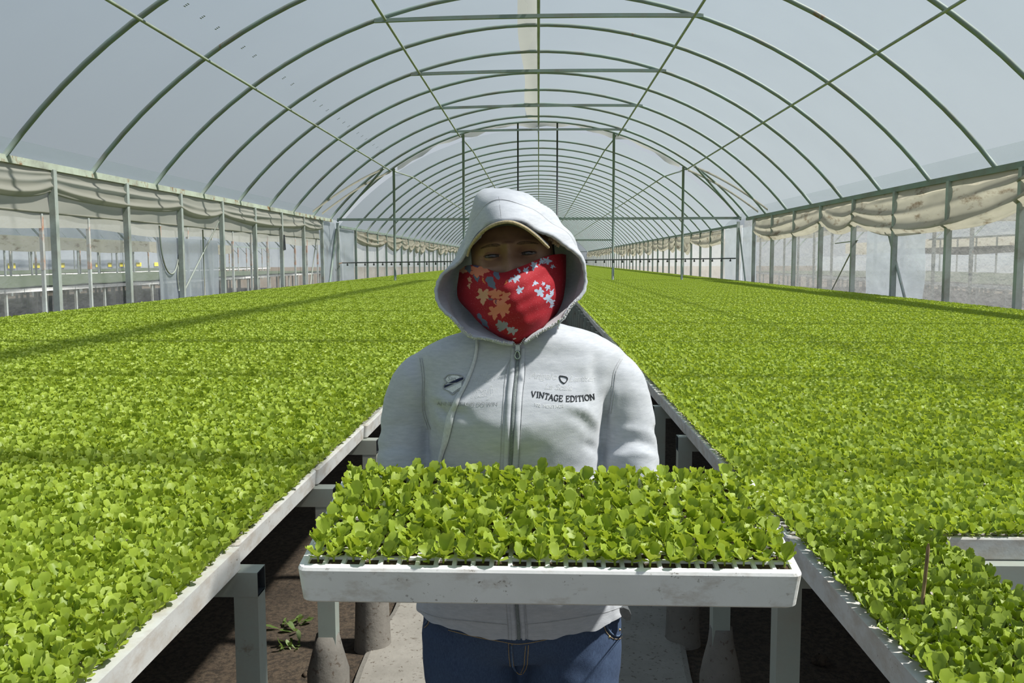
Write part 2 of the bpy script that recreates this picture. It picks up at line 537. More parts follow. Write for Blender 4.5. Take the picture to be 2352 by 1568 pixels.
# wall posts, each of its own
def post(x, y, z1, w, label, m='post'):
    b_ = MB(); b_.box(x - w, x + w, y - w, y + w, 0, z1)
    struct(b_, 'wall_post', M[m], label)
for k in range(-8, 9):
    y = 10.36 + 1.853 * k
    post(XL + 0.02, y, EAVE - 0.04, 0.036, 'grey wall post, %s on the shaded side' % ordinal(k + 9))
    post(XR - 0.02, y + 0.30, EAVE - 0.04, 0.038, 'grey wall post, %s on the sunny side' % ordinal(k + 9))
for k, y in enumerate(far_arch):
    post(XL + 0.02, y, E2 - 0.03, 0.033, 'wall post of the house beyond, %s on the shaded side' % ordinal(k + 1), 'steel')
    post(XR - 0.02, y, E2 - 0.03, 0.033, 'wall post of the house beyond, %s on the sunny side' % ordinal(k + 1), 'steel')

# the open frame between the houses
f_ = MB()
f_.tube([(XL, Y_FRAME, 2.57), (XR, Y_FRAME, 2.57)], 0.034, 4)
struct(f_, 'tie_beam', M['steel'], 'long green tie beam across the open frame')
for x, lab in ((-4.06, 'tall post of the open frame under the low purlin, shaded side'), (-2.10, 'tall post of the open frame under the upper purlin, shaded side'),
               (2.09, 'tall post of the open frame under the upper purlin, sunny side'), (4.02, 'tall post of the open frame under the low purlin, sunny side')):
    b_ = MB(); b_.tube([(x, Y_FRAME, 0), (x, Y_FRAME, arc_z(x) - 0.03)], 0.036, 8)
    struct(b_, 'frame_post', M['steel'], lab)
for x, z0, lab in ((-0.575, 1.45, 'thin black hanging pipe, the one towards the shaded side'), (0.52, 2.5, 'thin black hanging pipe ending at the tie beam')):
    b_ = MB(); b_.tube([(x, Y_FRAME, z0), (x, Y_FRAME, 5.20)], 0.024, 6)
    struct(b_, 'hanging_pipe', M['dark_pipe'], lab)
b_ = MB(); b_.tube(arc_pts(Y_FRAME, EAVE, RIDGE, 40, 0.0), 0.03, 8); struct(b_, 'frame_arch', M['steel'], 'roof arch standing on the open frame')
b_ = MB(); b_.tube([(-0.8, Y_FRAME, 1.975), (2.05, Y_FRAME, 1.975)], 0.022, 4); struct(b_, 'short_crossbar', M['steel'], 'short bar low on the open frame between two posts')
for s, lab in ((-1, 'slanting strut in the frame corner, shaded side'), (1, 'slanting strut in the frame corner, sunny side')):
    b_ = MB(); b_.tube([(s * 4.13, 24.0, arc_z(4.13) - 0.07), (s * 5.6, Y_FRAME, 2.6)], 0.032, 6)
    struct(b_, 'strut', M['steel'], lab)
for s, y0, lab in ((-1, 24.2, 'cloth strap across the roof corner, shaded side'), (1, 24.2, 'cloth strap across the roof corner, sunny side'),
                   (-1, 25.15, 'second cloth strap across the roof corner, shaded side'), (1, 25.15, 'second cloth strap across the roof corner, sunny side')):
    b_ = MB()
    x1, y1 = s * 5.55, y0 - 2.2
    a0 = np.array([s * 4.12, y0, arc_z(4.12) - 0.06]); a1 = np.array([x1, y1, 2.62])
    rowa = []
    for t in np.linspace(0, 1, 12):
        c = a0 * (1 - t) + a1 * t + np.array([0, 0, 0.35 * t * (1 - t)])
        rowa.append([c + np.array([0, 0, 0.03]), c + np.array([s * 0.012, 0.02, 0.0]), c - np.array([0, 0, 0.03])])
    b_.grid(rowa)
    struct(b_, 'roof_strap', M['curtain'], lab)
# torn cloth trimmed along the frame's arch
b_ = MB(); pts = np.array(arc_pts(Y_FRAME + 0.1, EAVE, RIDGE, 80, -0.02))
pts = pts[14:-14]
G = []
for i, p_ in enumerate(pts):
    d = 0.075 + 0.045 * math.sin(i * 0.55) + 0.03 * math.sin(i * 1.31 + 1)
    G.append([p_, p_ + np.array([0, 0.03, -d * 0.5]), p_ + np.array([0, 0.06 + 0.03 * math.sin(i * 0.9), -d])])
b_.grid(G)
struct(b_, 'frame_trim_cloth', M['flap'], 'torn cream cloth hanging along the frame arch')
# ridge flap: a doubled strip of cloth lying along the ridge
b_ = MB(); G = []
for y in np.arange(-7, 25.3, 0.5):
    w = 0.30 + 0.03 * math.sin(y * 0.9)
    G.append([(x, y, arc_z(x) + 0.03 - 0.02 * math.sin(3 * t + y * 0.3)) for t, x in [(q, -0.02 - w * q) for q in np.linspace(0, 1, 6)]])
b_.grid(G)
struct(b_, 'ridge_flap', M['flap'], 'cream cloth strip lying along the ridge')

# gable end of the house beyond
b_ = MB(); pts = arc_pts(105.0, E2, R2, 40, 0.02)
b_.add([(XL, 105, 0)] + pts + [(XR, 105, 0)], [tuple(range(len(pts) + 2))[::-1]])
struct(b_, 'wall_end', M['white_film'])
b_ = MB()
for x in (-2, 2): b_.tube([(x, 104.9, 0), (x, 104.9, arc_z(x, E2, R2))], 0.04, 6)
b_.tube([(XL, 104.9, E2), (XR, 104.9, E2)], 0.04, 6)
struct(b_, 'end_frame', M['steel'])

# side walls: clear film below, curtains above
def wall_sheet(name, x, y0, y1, z0, z1, mat, amp=0.012, step=0.25, seed=0):
    s_ = MB(); ys_ = np.linspace(y0, y1, max(3, int((y1 - y0) / step))); zs = np.linspace(z0, z1, max(3, int((z1 - z0) / 0.12)))
    A, B_ = np.meshgrid(ys_, zs, indexing='ij')
    q = np.stack([A * 0.9, B_ * 1.1, A * 0 + seed], -1).reshape(-1, 3)
    X = x + amp * vnoise(q, seed + 5).reshape(A.shape)
    s_.grid(np.stack([X, A, B_], -1))
    return struct(s_, name, mat)
wall_sheet('wall_left', XL - 0.07, -7, 25.2, 0.02, 2.5, M['clear_film'], 0.015, 0.25, 1)
wall_sheet('wall_right', XR + 0.07, -7, 25.2, 0.02, 2.5, M['hazy_film'], 0.015, 0.25, 2)
M['far_wall_film'] = film('far_wall_polythene', 0.55, (0.70, 0.70, 0.69), wrinkle=0.5, wscale=2.0, split=0.5)
wall_sheet('wall_left_far', XL - 0.07, 25.3, 105, 0.02, E2, M['far_wall_film'], 0.02, 0.8, 3)
wall_sheet('wall_right_far', XR + 0.07, 25.3, 105, 0.02, E2, M['far_wall_film'], 0.02, 0.8, 4)
wall_sheet('door_1', XL - 0.05, 13.35, 15.85, 0.1, 1.78, M['white_film'], 0.02, 0.2, 6)
wall_sheet('door_2', XR + 0.05, 13.4, 15.75, 0.1, 1.95, M['white_film'], 0.02, 0.2, 7)
wall_sheet('door_3', XL - 0.04, 23.35, 25.15, 0.1, 2.46, M['white_film'], 0.012, 0.2, 8)
wall_sheet('door_4', XR + 0.04, 23.55, 25.45, 0.1, 2.30, M['white_film'], 0.012, 0.2, 9)
wall_sheet('door_5', XL - 0.03, 25.3, 27.6, 0.1, 2.32, M['white_film'], 0.012, 0.2, 10)
wall_sheet('door_6', XR + 0.03, 25.6, 27.5, 0.1, 2.36, M['white_film'], 0.012, 0.2, 12)


def roll(x, y0, y1, top, zc, rad, amp, seed, mat, name, label, hem=None, inward=1):
    """A bunched side curtain: an apron hung from the eave whose cloth is gathered into soft rolls that sag between ties."""
    root = thing(name, (x, y0, 0), label, 'curtain')
    rs = np.random.RandomState(seed)
    ys_ = np.arange(y0, y1, 0.10)
    ph = rs.uniform(0, 6.28, 8)
    ties = [y0]
    while ties[-1] < y1: ties.append(ties[-1] + rs.choice((SP, SP, 2 * SP, 3 * SP)))
    depth = rs.uniform(0.45, 1.35, len(ties)); lift = rs.uniform(-0.5, 0.5, len(ties))
    def sag(y):
        k = int(np.searchsorted(ties, y, side='right') - 1); k = min(k, len(ties) - 2)
        t = (y - ties[k]) / (ties[k + 1] - ties[k])
        return -amp * depth[k] * (4 * t * (1 - t)) ** 0.8 + amp * 0.35 * (lift[k] * (1 - t) + lift[k + 1] * t)
    nr = 56
    A_ = MB(); G = []
    for y in ys_:
        s0 = sag(y)
        lo = zc + s0 - rad * (1.0 + 0.35 * math.sin(y * 1.7 + ph[0]))
        c1, c2, c3 = zc + s0 + rad * 0.4, zc + 0.55 * s0 + rad * (2.4 + 0.7 * math.sin(y * 0.8 + ph[1])), zc + 0.2 * s0 + rad * (4.0 + math.sin(y * 0.6 + ph[2]))
        row = []
        for t in np.linspace(0, 1, nr):
            z = top * (1 - t) + lo * t
            d = 0.012 + 0.02 * t
            d += rad * 1.05 * math.exp(-((z - c1) / (rad * 0.75)) ** 2) * (1 + 0.3 * math.sin(y * 2.1 + ph[3]))
            d += rad * 0.75 * math.exp(-((z - c2) / (rad * 0.65)) ** 2) * (0.8 + 0.45 * math.sin(y * 1.1 + ph[4]))
            d += rad * 0.35 * math.exp(-((z - c3) / (rad * 0.5)) ** 2) * max(0, math.sin(y * 0.75 + ph[5]))
            d += 0.004 * math.sin(y * 9 + z * 14 + ph[6]) + 0.006 * math.sin(y * 3.3 - z * 9 + ph[7])
            if t > 0.97: d *= 0.35
            row.append((x + inward * d, y, z))
        G.append(row)
    A_.grid(G)
    part(A_, 'apron', mat, root)
    if hem is not None:
        c2 = MB(); G = []
        for y in ys_:
            G.append([(x - inward * (0.012 + 0.008 * math.sin(y * 3 + t * 5)), y, (zc + 0.05) * (1 - t) + hem * t) for t in np.linspace(0, 1, 8)])
        c2.grid(G)
        c2.tube([(x - inward * 0.02, y, hem) for y in ys_], 0.014, 6)
        part(c2, 'lower_sheet', mat, root)
    return root
roll(XL - 0.01, -6.4, 23.3, EAVE - 0.05, 2.27, 0.042, 0.09, 1, M['curtain_clean'], 'side_curtain', 'grey cloth curtain bunched under the rusty eave rail', hem=1.985)
roll(XR + 0.01, -6.2, 23.6, EAVE - 0.05, 2.13, 0.075, 0.22, 5, M['curtain'], 'side_curtain', 'brown stained cloth curtain sagging under the green eave rail', inward=-1)
roll(XL - 0.01, 27.6, 104.0, E2 - 0.05, 2.08, 0.06, 0.26, 3, M['curtain'], 'side_curtain', 'stained cloth curtain of the house beyond, shaded side')
roll(XR + 0.01, 27.6, 104.0, E2 - 0.05, 2.04, 0.07, 0.28, 4, M['curtain'], 'side_curtain', 'stained cloth curtain of the house beyond, sunny side', inward=-1)

# ------------------------------------------------------------------ benches, trays, seedlings
TOP = 0.83                    # top of the trays
TW, TL, TH = 0.297, 0.671, 0.05
EDGE_L, EDGE_R = -0.628, 0.54
SEAM_L, SEAM_R = 1.80, 1.875
rnd = random.Random(7)


def tray_mesh(name, lx, ly, h, nx, ny, soil_depth=0.0035):
    """Foam tray: a grid of square cells filled with soil, rounded corners. Origin at the middle of its top."""
    mb = MB()
    m = 0.010
    def lines(L, n):
        pitch = (L - 2 * m) / n; w = pitch * 0.10
        o = [-L / 2 + m]
        for i in range(n):
            o += [-L / 2 + m + i * pitch + w, -L / 2 + m + (i + 1) * pitch - w]
        o.append(L / 2 - m)
        return o
    X, Y = lines(lx, nx), lines(ly, ny)
    nX, nY = len(X), len(Y)
    v = [(x, y, 0) for x in X for y in Y]
    fs = []
    ix = lambda i, j: i * nY + j
    for i in range(nX - 1):
        for j in range(nY - 1):
            if i % 2 == 1 and j % 2 == 1: continue
            fs.append((ix(i, j), ix(i + 1, j), ix(i + 1, j + 1), ix(i, j + 1)))
    mb.add(v, fs)
    for i in range(1, nX - 1, 2):
        for j in range(1, nY - 1, 2):
            x0, x1, y0, y1 = X[i], X[i + 1], Y[j], Y[j + 1]
            d, t = soil_depth, 0.001
            mb.add([(x0, y0, 0), (x1, y0, 0), (x1, y1, 0), (x0, y1, 0), (x0 + t, y0 + t, -d), (x1 - t, y0 + t, -d), (x1 - t, y1 - t, -d), (x0 + t, y1 - t, -d)],
                   [(0, 1, 5, 4), (1, 2, 6, 5), (2, 3, 7, 6), (3, 0, 4, 7)])
            mb.add([(x0 + t, y0 + t, -d), (x1 - t, y0 + t, -d), (x1 - t, y1 - t, -d), (x0 + t, y1 - t, -d)], [(0, 1, 2, 3)], 1)
    # rim with rounded corners, skirt and a softened lower edge
    r = 0.012
    def outline(ins, z):
        pts = []
        for cx_, cy_, a0 in ((lx / 2, ly / 2, 0), (-lx / 2, ly / 2, 90), (-lx / 2, -ly / 2, 180), (lx / 2, -ly / 2, 270)):
            sx, sy = math.copysign(1, cx_), math.copysign(1, cy_)
            for q in range(5):
                a = math.radians(a0 + 90 * q / 4)
                pts.append((cx_ - sx * (r + ins) + r * math.cos(a), cy_ - sy * (r + ins) + r * math.sin(a), z))
        return pts
    inner = [(X[-1], Y[-1], 0), (X[0], Y[-1], 0), (X[0], Y[0], 0), (X[-1], Y[0], 0)]
    o0 = outline(0.002, 0.0); o1 = outline(0.0, -0.004); o2 = outline(0.003, -h + 0.004); o3 = outline(0.007, -h)
    base = len(mb.v)
    mb.v += [tuple(p_) for p_ in inner + o0]
    for c in range(4):
        for q in range(4):
            mb.f.append((base + c, base + 4 + c * 5 + q, base + 4 + c * 5 + q + 1)); mb.m.append(0); mb.sm.append(False)
        n_ = (c + 1) % 4
        mb.f.append((base + c, base + 4 + c * 5 + 4, base + 4 + n_ * 5, base + n_)); mb.m.append(0); mb.sm.append(False)
    mb.grid([o3, o2, o1, o0], 0, False, closed_v=True)
    mb.add(o3, [tuple(range(20))[::-1]])
    return mb.mesh(name, [M['foam' if nx == 26 else 'used_foam'], M['potting']])


def leaf_pts(rs, ang, tilt, L, W, nu=4, nv=4, ruffle=0.0022, x=0, y=0, z0=0.0):
    """One rounded ruffled lettuce leaf as a grid of points: a short stalk that opens into a cupped blade."""
    G = []
    ca, sa = math.cos(ang), math.sin(ang)
    ph = rs.uniform(0, 6.28)
    curl = rs.uniform(-0.5, 0.9)
    for i in range(nu + 1):
        t = i / nu
        w = W * 0.5 * (0.10 + 1.02 * math.sin(math.pi * 0.5 * min(1, t / 0.74)) ** 1.7) if t > 0 else W * 0.06
        if i == nu: w *= 0.80
        row = []
        bend = tilt + curl * t * t
        rad = L * t * math.cos(tilt) * (1 - 0.12 * curl * t * t)
        hz = L * t * math.sin(tilt) - L * 0.34 * curl * t * t * math.cos(tilt)
        for j in range(nv + 1):
            s_ = -1 + 2 * j / nv
            edge = abs(s_) ** 2
            lobe = 0.0 if i < nu else 0.20 * L * math.sqrt(max(0, 1 - s_ * s_)) - 0.04 * L
            ruf = ruffle * (edge + (0.35 if i == nu else 0.0)) * math.sin(ph + t * 11 + s_ * 6.5)
            rr_ = rad + lobe * math.cos(bend) - ruf * 0.5
            zz = hz + lobe * math.sin(bend) + 0.30 * W * edge * t * (0.6 + 0.4 * math.sin(ph)) + ruf
            yy_ = s_ * w
            row.append((x + rr_ * ca - yy_ * sa, y + rr_ * sa + yy_ * ca, z0 + max(zz, 0.16 * rr_)))
        G.append(row)
    return G


def seedling_into(mb, tint, rs, x, y, z0, big=1.0, nu=4, nv=4, nl=None, slim=1.0):
    n = nl or rs.choice((4, 5, 5))
    a0 = rs.uniform(0, 6.28)
    tp = rs.uniform(0.1, 0.9)
    n0 = len(mb.v)
    mb.tube([(x, y, z0), (x, y, z0 + 0.0085)], 0.0011, 4, caps=False)
    tint.extend([0.8] * (len(mb.v) - n0))
    z0 = z0 + 0.0075
    for k in range(n):
        ang = a0 + k * 6.283 / n * rs.uniform(0.9, 1.1) + rs.uniform(-0.35, 0.35)
        outer = k < n - 2
        tilt = rs.uniform(0.42, 0.90) if outer else rs.uniform(0.90, 1.30)
        L = big * (rs.uniform(0.016, 0.021) if outer else rs.uniform(0.019, 0.025))
        W = slim * big * (rs.uniform(0.0135, 0.0185) if outer else rs.uniform(0.0125, 0.0175))
        n0 = len(mb.v)
        mb.grid(leaf_pts(rs, ang, tilt, L, W, nu, nv, 0.0013 * big, x, y, z0))
        tt = min(0.75, max(0, (tp + rs.uniform(-0.25, 0.25)) * 0.75))
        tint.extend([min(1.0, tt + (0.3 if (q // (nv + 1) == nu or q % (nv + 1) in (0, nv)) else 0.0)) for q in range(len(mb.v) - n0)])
    if nu > 2:
        for k in range(2):      # the two seed leaves, low and pale
            n0 = len(mb.v)
            mb.grid(leaf_pts(rs, a0 + 1.2 + k * 3.14 + rs.uniform(-.3, .3), rs.uniform(0.3, 0.5), big * 0.012, big * 0.009, 3, 2, 0.0002, x, y, z0 - 0.0015))
            tint.extend([0.95] * (len(mb.v) - n0))


def tinted(mb, tint, name):
    me = mb.mesh(name, [M['leaf']])
    at = me.attributes.new('tint', 'FLOAT', 'POINT')
    at.data.foreach_set('value', tint)
    return me


BENCH_TRAY = tray_mesh('bench_tray', TW, TL, TH, 12, 26)
def tray_x(side, col, row):
    rs = random.Random(hash((side, col if col else 0, row)) if False else (side * 7919 + col * 31 + row * 977))
    j = (side * -1) * rs.uniform(-0.001, 0.014) if col == 0 else rs.uniform(-0.001, 0.001)
    if side < 0: return EDGE_L - TW / 2 - col * (TW + 0.005) + j
    return EDGE_R + TW / 2 + col * (TW + 0.005) + j
def tray_y(side, row):
    return (SEAM_L if side < 0 else SEAM_R) + (TL + 0.007) * (row - 0.5)
NCOL = 16
NROW = 150
white_trays = []
individual = set()
for side in (-1, 1):
    for row in range(1, 51): individual.add((side, 0, row))
    for row in range(1, 11):
        for col in range(1, 11): individual.add((side, col, row))
# the sunny bench has only its aisle column in the rows in front of the first seam
def exists(side, col, row):
    if side > 0 and row < 1 and col > 0: return False
    return row >= -3
rest = MB()
nt_ = 0
for side in (-1, 1):
    where = 'the stickless bench' if side < 0 else 'the bench with the stick'
    for row in range(-3, NROW):
        for col in range(NCOL):
            if not exists(side, col, row): continue
            x, y = tray_x(side, col, row), tray_y(side, row)
            if (side, col, row) in individual and nt_ < 300:
                o = link('seedling_tray', BENCH_TRAY, None, (x, y, TOP), group='white foam trays set edge to edge on the benches', cat='tray',
                         label='white foam tray on %s, %s row, %s from the aisle' % (where, ordinal(max(row, 1)), ordinal(col + 1)))
                o.rotation_euler = (0, 0, rnd.choice((0, math.pi)) + rnd.uniform(-0.002, 0.002))
                nt_ += 1
            else:
                rest.box(x - TW / 2 + 0.002, x + TW / 2 - 0.002, y - TL / 2 + 0.003, y + TL / 2 - 0.003, TOP - TH, TOP - 0.002)
rest.build('seedling_trays', [M['used_foam']], kind='stuff', label='white foam seedling trays covering the rest of both long benches', cat='trays', group='white foam trays set edge to edge on the benches')

# bench seedlings: a tray-sized patch of plants, set out over every tray position
def patch_mesh(name, seed, nu, nv):
    mb, tint = MB(), []
    rs = random.Random(seed)
    for i in range(12):
        for j in range(26):
            if rs.random() < 0.012: continue
            x = (i - 5.5) * (TW / 12.3) + rs.uniform(-0.004, 0.004)
            y = (j - 12.5) * (TL / 26.3) + rs.uniform(-0.004, 0.004)
            seedling_into(mb, tint, rs, x, y, -0.003, rs.uniform(0.98, 1.30), nu, nv)
    return tinted(mb, tint, name)


def scatter(name, me, pts, label, group=None):
    """One 'stuff' object: its own patch mesh placed at every tray position by geometry nodes."""
    o = link(name, me, kind='stuff', label=label, cat='seedlings', group=group)
    pm = bpy.data.node_groups.new(name + '_nodes', 'GeometryNodeTree')
    pm.interface.new_socket('Geometry', in_out='INPUT', socket_type='NodeSocketGeometry')
    pm.interface.new_socket('Geometry', in_out='OUTPUT', socket_type='NodeSocketGeometry')
    nd, lk = pm.nodes, pm.links
    gi, go = nd.new('NodeGroupInput'), nd.new('NodeGroupOutput')
    def grid_of(x0, nx, dx, y0, ny_, dy):
        gr = nd.new('GeometryNodeMeshGrid')
        gr.inputs['Size X'].default_value = max(abs(dx) * (nx - 1), 1e-4); gr.inputs['Size Y'].default_value = max(dy * (ny_ - 1), 1e-4)
        gr.inputs['Vertices X'].default_value = max(nx, 2); gr.inputs['Vertices Y'].default_value = max(ny_, 2)
        tr = nd.new('GeometryNodeTransform')
        tr.inputs['Translation'].default_value = (x0 + dx * (nx - 1) / 2, y0 + dy * (ny_ - 1) / 2, TOP)
        lk.new(gr.outputs['Mesh'], tr.inputs['Geometry'])
        return tr.outputs[0]
    jn = nd.new('GeometryNodeJoinGeometry')
    for g_ in pts: lk.new(grid_of(*g_), jn.inputs[0])
    ip = nd.new('GeometryNodeInstanceOnPoints')
    rv = nd.new('FunctionNodeRandomValue'); rv.data_type = 'INT'
    ints = [s for s in rv.inputs if s.type == 'INT']
    ints[0].default_value = 0; ints[1].default_value = 1; ints[-1].default_value = 5
    mu = nd.new('ShaderNodeMath'); mu.operation = 'MULTIPLY'; mu.inputs[1].default_value = math.pi
    out_int = [s for s in rv.outputs if s.type == 'INT'][0]
    lk.new(out_int, mu.inputs[0])
    cx_ = nd.new('ShaderNodeCombineXYZ'); lk.new(mu.outputs[0], cx_.inputs['Z'])
    lk.new(jn.outputs[0], ip.inputs['Points']); lk.new(gi.outputs[0], ip.inputs['Instance']); lk.new(cx_.outputs[0], ip.inputs['Rotation'])
    lk.new(ip.outputs[0], go.inputs[0])
    md = o.modifiers.new('patches', 'NODES'); md.node_group = pm
    return o
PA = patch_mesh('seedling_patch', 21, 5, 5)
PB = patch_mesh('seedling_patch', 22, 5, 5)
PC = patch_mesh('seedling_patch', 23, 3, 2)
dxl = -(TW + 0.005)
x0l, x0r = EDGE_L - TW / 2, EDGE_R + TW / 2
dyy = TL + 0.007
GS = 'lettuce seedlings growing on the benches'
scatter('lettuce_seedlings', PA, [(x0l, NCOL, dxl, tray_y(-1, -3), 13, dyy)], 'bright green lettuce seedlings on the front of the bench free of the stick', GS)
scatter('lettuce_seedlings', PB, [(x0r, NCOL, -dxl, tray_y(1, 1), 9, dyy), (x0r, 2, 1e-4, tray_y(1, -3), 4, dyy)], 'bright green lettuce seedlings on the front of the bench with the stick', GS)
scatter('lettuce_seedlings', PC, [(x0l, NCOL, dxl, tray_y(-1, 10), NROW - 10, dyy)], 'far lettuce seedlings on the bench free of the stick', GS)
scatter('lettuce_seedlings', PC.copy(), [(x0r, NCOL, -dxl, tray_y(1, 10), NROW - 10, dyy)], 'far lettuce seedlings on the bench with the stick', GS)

# bench frames
def bench(side, label):
    ed = EDGE_L if side < 0 else EDGE_R
    seam = SEAM_L if side < 0 else SEAM_R
    root = thing('bench', (ed, 0, 0), label, 'bench')
    lx = ed + side * (-0.0) + (0.022 if side < 0 else -0.008)
    zt = TOP - TH
    far = ed + side * NCOL * 0.3015
    dark_legs = MB(); far_beams = MB(); far_legs = MB(); far_piers = MB()
    for k in range(-4, NROW - 1):
        y = seam + k * dyy
        if y > 103: break
        near = -2 <= k < 28
        b_ = MB() if near else far_beams
        x0, x1 = sorted((lx - side * 0.026, far))
        w = 0.026
        b_.tube([(x0, y, zt - 0.027), (x1, y, zt - 0.027)], w, 4, caps=False)
        if near:
            b_.tube([(x0, y, zt - 0.027), (x1, y, zt - 0.027)], w * 0.86, 4, 1, caps=False)
            part(b_, 'crossbeam', [M['bench_steel'], M['dark_pipe']], root)
        l_ = MB() if near else far_legs
        l_.box(lx - 0.025, lx + 0.025, y - 0.025, y + 0.025, 0, zt - 0.053)
        if near: part(l_, 'leg', M['bench_steel'], root)
        c_ = MB() if near else far_piers
        rs = random.Random(k * 3 + side)
        q = rs.uniform(0.9, 1.1)
        c_.lathe([(0.0, 0.345), (0.033, 0.345), (0.040 * q, 0.30), (0.056 * q, 0.235), (0.061, 0.19), (0.063 * q, 0.10), (0.066 * q, 0.03), (0.072, -0.03)], lx + side * 0.004, y, 16)
        if near: part(c_, 'footing', M['pier'], root, label='grey concrete footing around the leg')
        for col in (1, 2, 3, 4):
            xx = lx + side * col * 1.12
            dark_legs.box(xx - 0.025, xx + 0.025, y - 0.025, y + 0.025, 0, zt - 0.053)
    part(far_beams, 'crossbeam', [M['bench_steel']], root, kind='stuff')
    part(far_legs, 'leg', [M['bench_steel']], root, kind='stuff')
    part(far_piers, 'footing', [M['pier']], root, kind='stuff')
    part(dark_legs, 'inner_leg', [M['bench_steel']], root, kind='stuff')
    return root
bench(-1, 'long grey steel bench whose trays fill every row to the front')
bench(1, 'long grey steel bench with a wooden stick and a gap at its front')

# the wooden stick
b_ = MB()
s0, s1 = np.array(P(2118, 1382, 1.455)), np.array(P(2133, 1248, 1.45))
s0 = s0 + (s0 - s1) * 0.25
b_.tube([s0, s0 * 0.5 + s1 * 0.5 + np.array([0.0005, 0, 0]), s1 - (s1 - s0) * 0.06, s1], [0.0042, 0.0046, 0.0046, 0.0015], 6, flat=0.6)
M['wood'] = simple('weathered_wood', (0.22, 0.15, 0.075), 0.8, 0.4, 60)
b_.build('wooden_stick', M['wood'], label='thin pointed wooden stick standing among the seedlings', cat='stick')

# ------------------------------------------------------------------ the tray she holds, tilted a little towards the camera
HT_L, HT_D, HT_H = 0.690, 0.306, 0.056
ht = thing('held_tray', (0.013, 1.331, 1.0275), 'white foam seedling tray held out by the person', 'tray')
ht.rotation_euler = (math.radians(10.8), math.radians(0.15), math.radians(-0.3))
HELD_TRAY = tray_mesh('foam_body', HT_L, HT_D, HT_H, 26, 12, 0.0035)
link('foam_body', HELD_TRAY, ht)
ht_m = Matrix.Translation(ht.location) @ ht.rotation_euler.to_matrix().to_4x4()
variants = []
for v_ in range(14):
    mb, tint = MB(), []
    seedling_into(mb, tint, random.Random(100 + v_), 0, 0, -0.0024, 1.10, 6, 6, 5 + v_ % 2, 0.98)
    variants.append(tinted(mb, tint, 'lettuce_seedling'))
GH = 'lettuce seedlings in the held tray'
restv, restt = MB(), []
cnt = 0
px, py = (HT_L - 0.02) / 26, (HT_D - 0.02) / 12
for j in range(12):
    for i in range(26):
        x = -HT_L / 2 + 0.01 + (i + 0.5) * px + rnd.uniform(-0.003, 0.003)
        y = -HT_D / 2 + 0.01 + (j + 0.5) * py + rnd.uniform(-0.003, 0.003)
        if cnt < 300:
            sc_ = rnd.uniform(0.88, 1.13)
            o = link('lettuce_seedling', variants[rnd.randrange(14)], None, group=GH, cat='seedling',
                     label='lettuce seedling in the held tray, %s row from the front, %s plant along' % (ordinal(j + 1), ordinal(i + 1)))
            w = ht_m @ Vector((x, y, 0))
            o.location = w
            o.rotation_euler = (math.radians(7) + rnd.uniform(-0.09, 0.09), rnd.uniform(-0.09, 0.09), rnd.uniform(0, 6.28))
            o.scale = (sc_, sc_, sc_ * rnd.uniform(0.9, 1.1))
            cnt += 1
        else:
            w = ht_m @ Vector((x, y, 0))
            seedling_into(restv, restt, random.Random(900 + i), w.x, w.y, w.z - 0.003, 1.05, 5, 5, 5, 0.98)
link('lettuce_seedlings', tinted(restv, restt, 'lettuce_seedlings'), kind='stuff', label='last lettuce seedlings at the back edge of the held tray', cat='seedlings', group=GH)

# ------------------------------------------------------------------ the person
M['fabric'] = None
def heather():
    m, nt, bs, out = new_mat('grey_heather_sweatshirt')
    bs.inputs['Roughness'].default_value = 0.95
    bs.inputs['Sheen Weight'].default_value = 0.25
    co = coords(nt, 'Object', (55, 55, 260))
    c = ramp(nt, noise(nt, co, 1.0, 5, 0.7), [(0.3, (0.375, 0.40, 0.45)), (0.7, (0.485, 0.51, 0.56))])
    c = mixc(nt, ramp(nt, noise(nt, coords(nt), 9, 4), [(0.45, (0, 0, 0)), (0.8, (0.25,) * 3)]), c, (0.43, 0.44, 0.44))
    nt.links.new(c, bs.inputs['Base Color'])
    bump(nt, bs, noise(nt, coords(nt, 'Object', (500, 500, 700)), 1.0, 2), 0.25, 0.001)
    return m
M['fabric'] = heather()
M['seam'] = simple('grey_seam_thread', (0.36, 0.375, 0.40), 0.95, 0.2, 300)
M['fray'] = simple('frayed_cotton', (0.56, 0.56, 0.55), 1.0, 0.25, 200)
M['zip_metal'] = simple('zip_metal', (0.42, 0.50, 0.48), 0.35, 0.2, 200, metal=0.85)
M['zip_tape'] = simple('zip_tape', (0.16, 0.185, 0.19), 0.8, 0.45, 700)
M['cord'] = simple('drawcord_cotton', (0.55, 0.57, 0.60), 0.95, 0.12, 200)
M['ink'] = simple('dark_embroidery', (0.025, 0.028, 0.035), 0.9, 0.4, 400)
M['pale_thread'] = simple('pale_embroidery', (0.66, 0.68, 0.70), 0.9, 0.15, 500)
M['grey_thread'] = simple('grey_embroidery', (0.34, 0.355, 0.38), 0.9, 0.3, 500)
M['navy'] = simple('navy_embroidery', (0.012, 0.018, 0.055), 0.9, 0.3, 400)
M['skin'] = simple('brown_skin', (0.25, 0.142, 0.092), 0.5, 0.14, 60, bmp=0.12, bscale=420, bdist=0.001)
M['lash'] = simple('dark_hair', (0.012, 0.009, 0.008), 0.7, 0.3, 200)
M['brow'] = simple('eyebrow_hair', (0.10, 0.055, 0.036), 0.85, 0.5, 300)
M['eye_white'] = simple('eye_white', (0.085, 0.075, 0.07), 0.15, 0.05, 30)
M['iris'] = simple('dark_iris', (0.018, 0.012, 0.009), 0.08, 0.2, 200)
M['cap_edge'] = simple('tan_cap_binding', (0.40, 0.33, 0.20), 0.9, 0.3, 260, bmp=0.5, bscale=700, bdist=0.002)
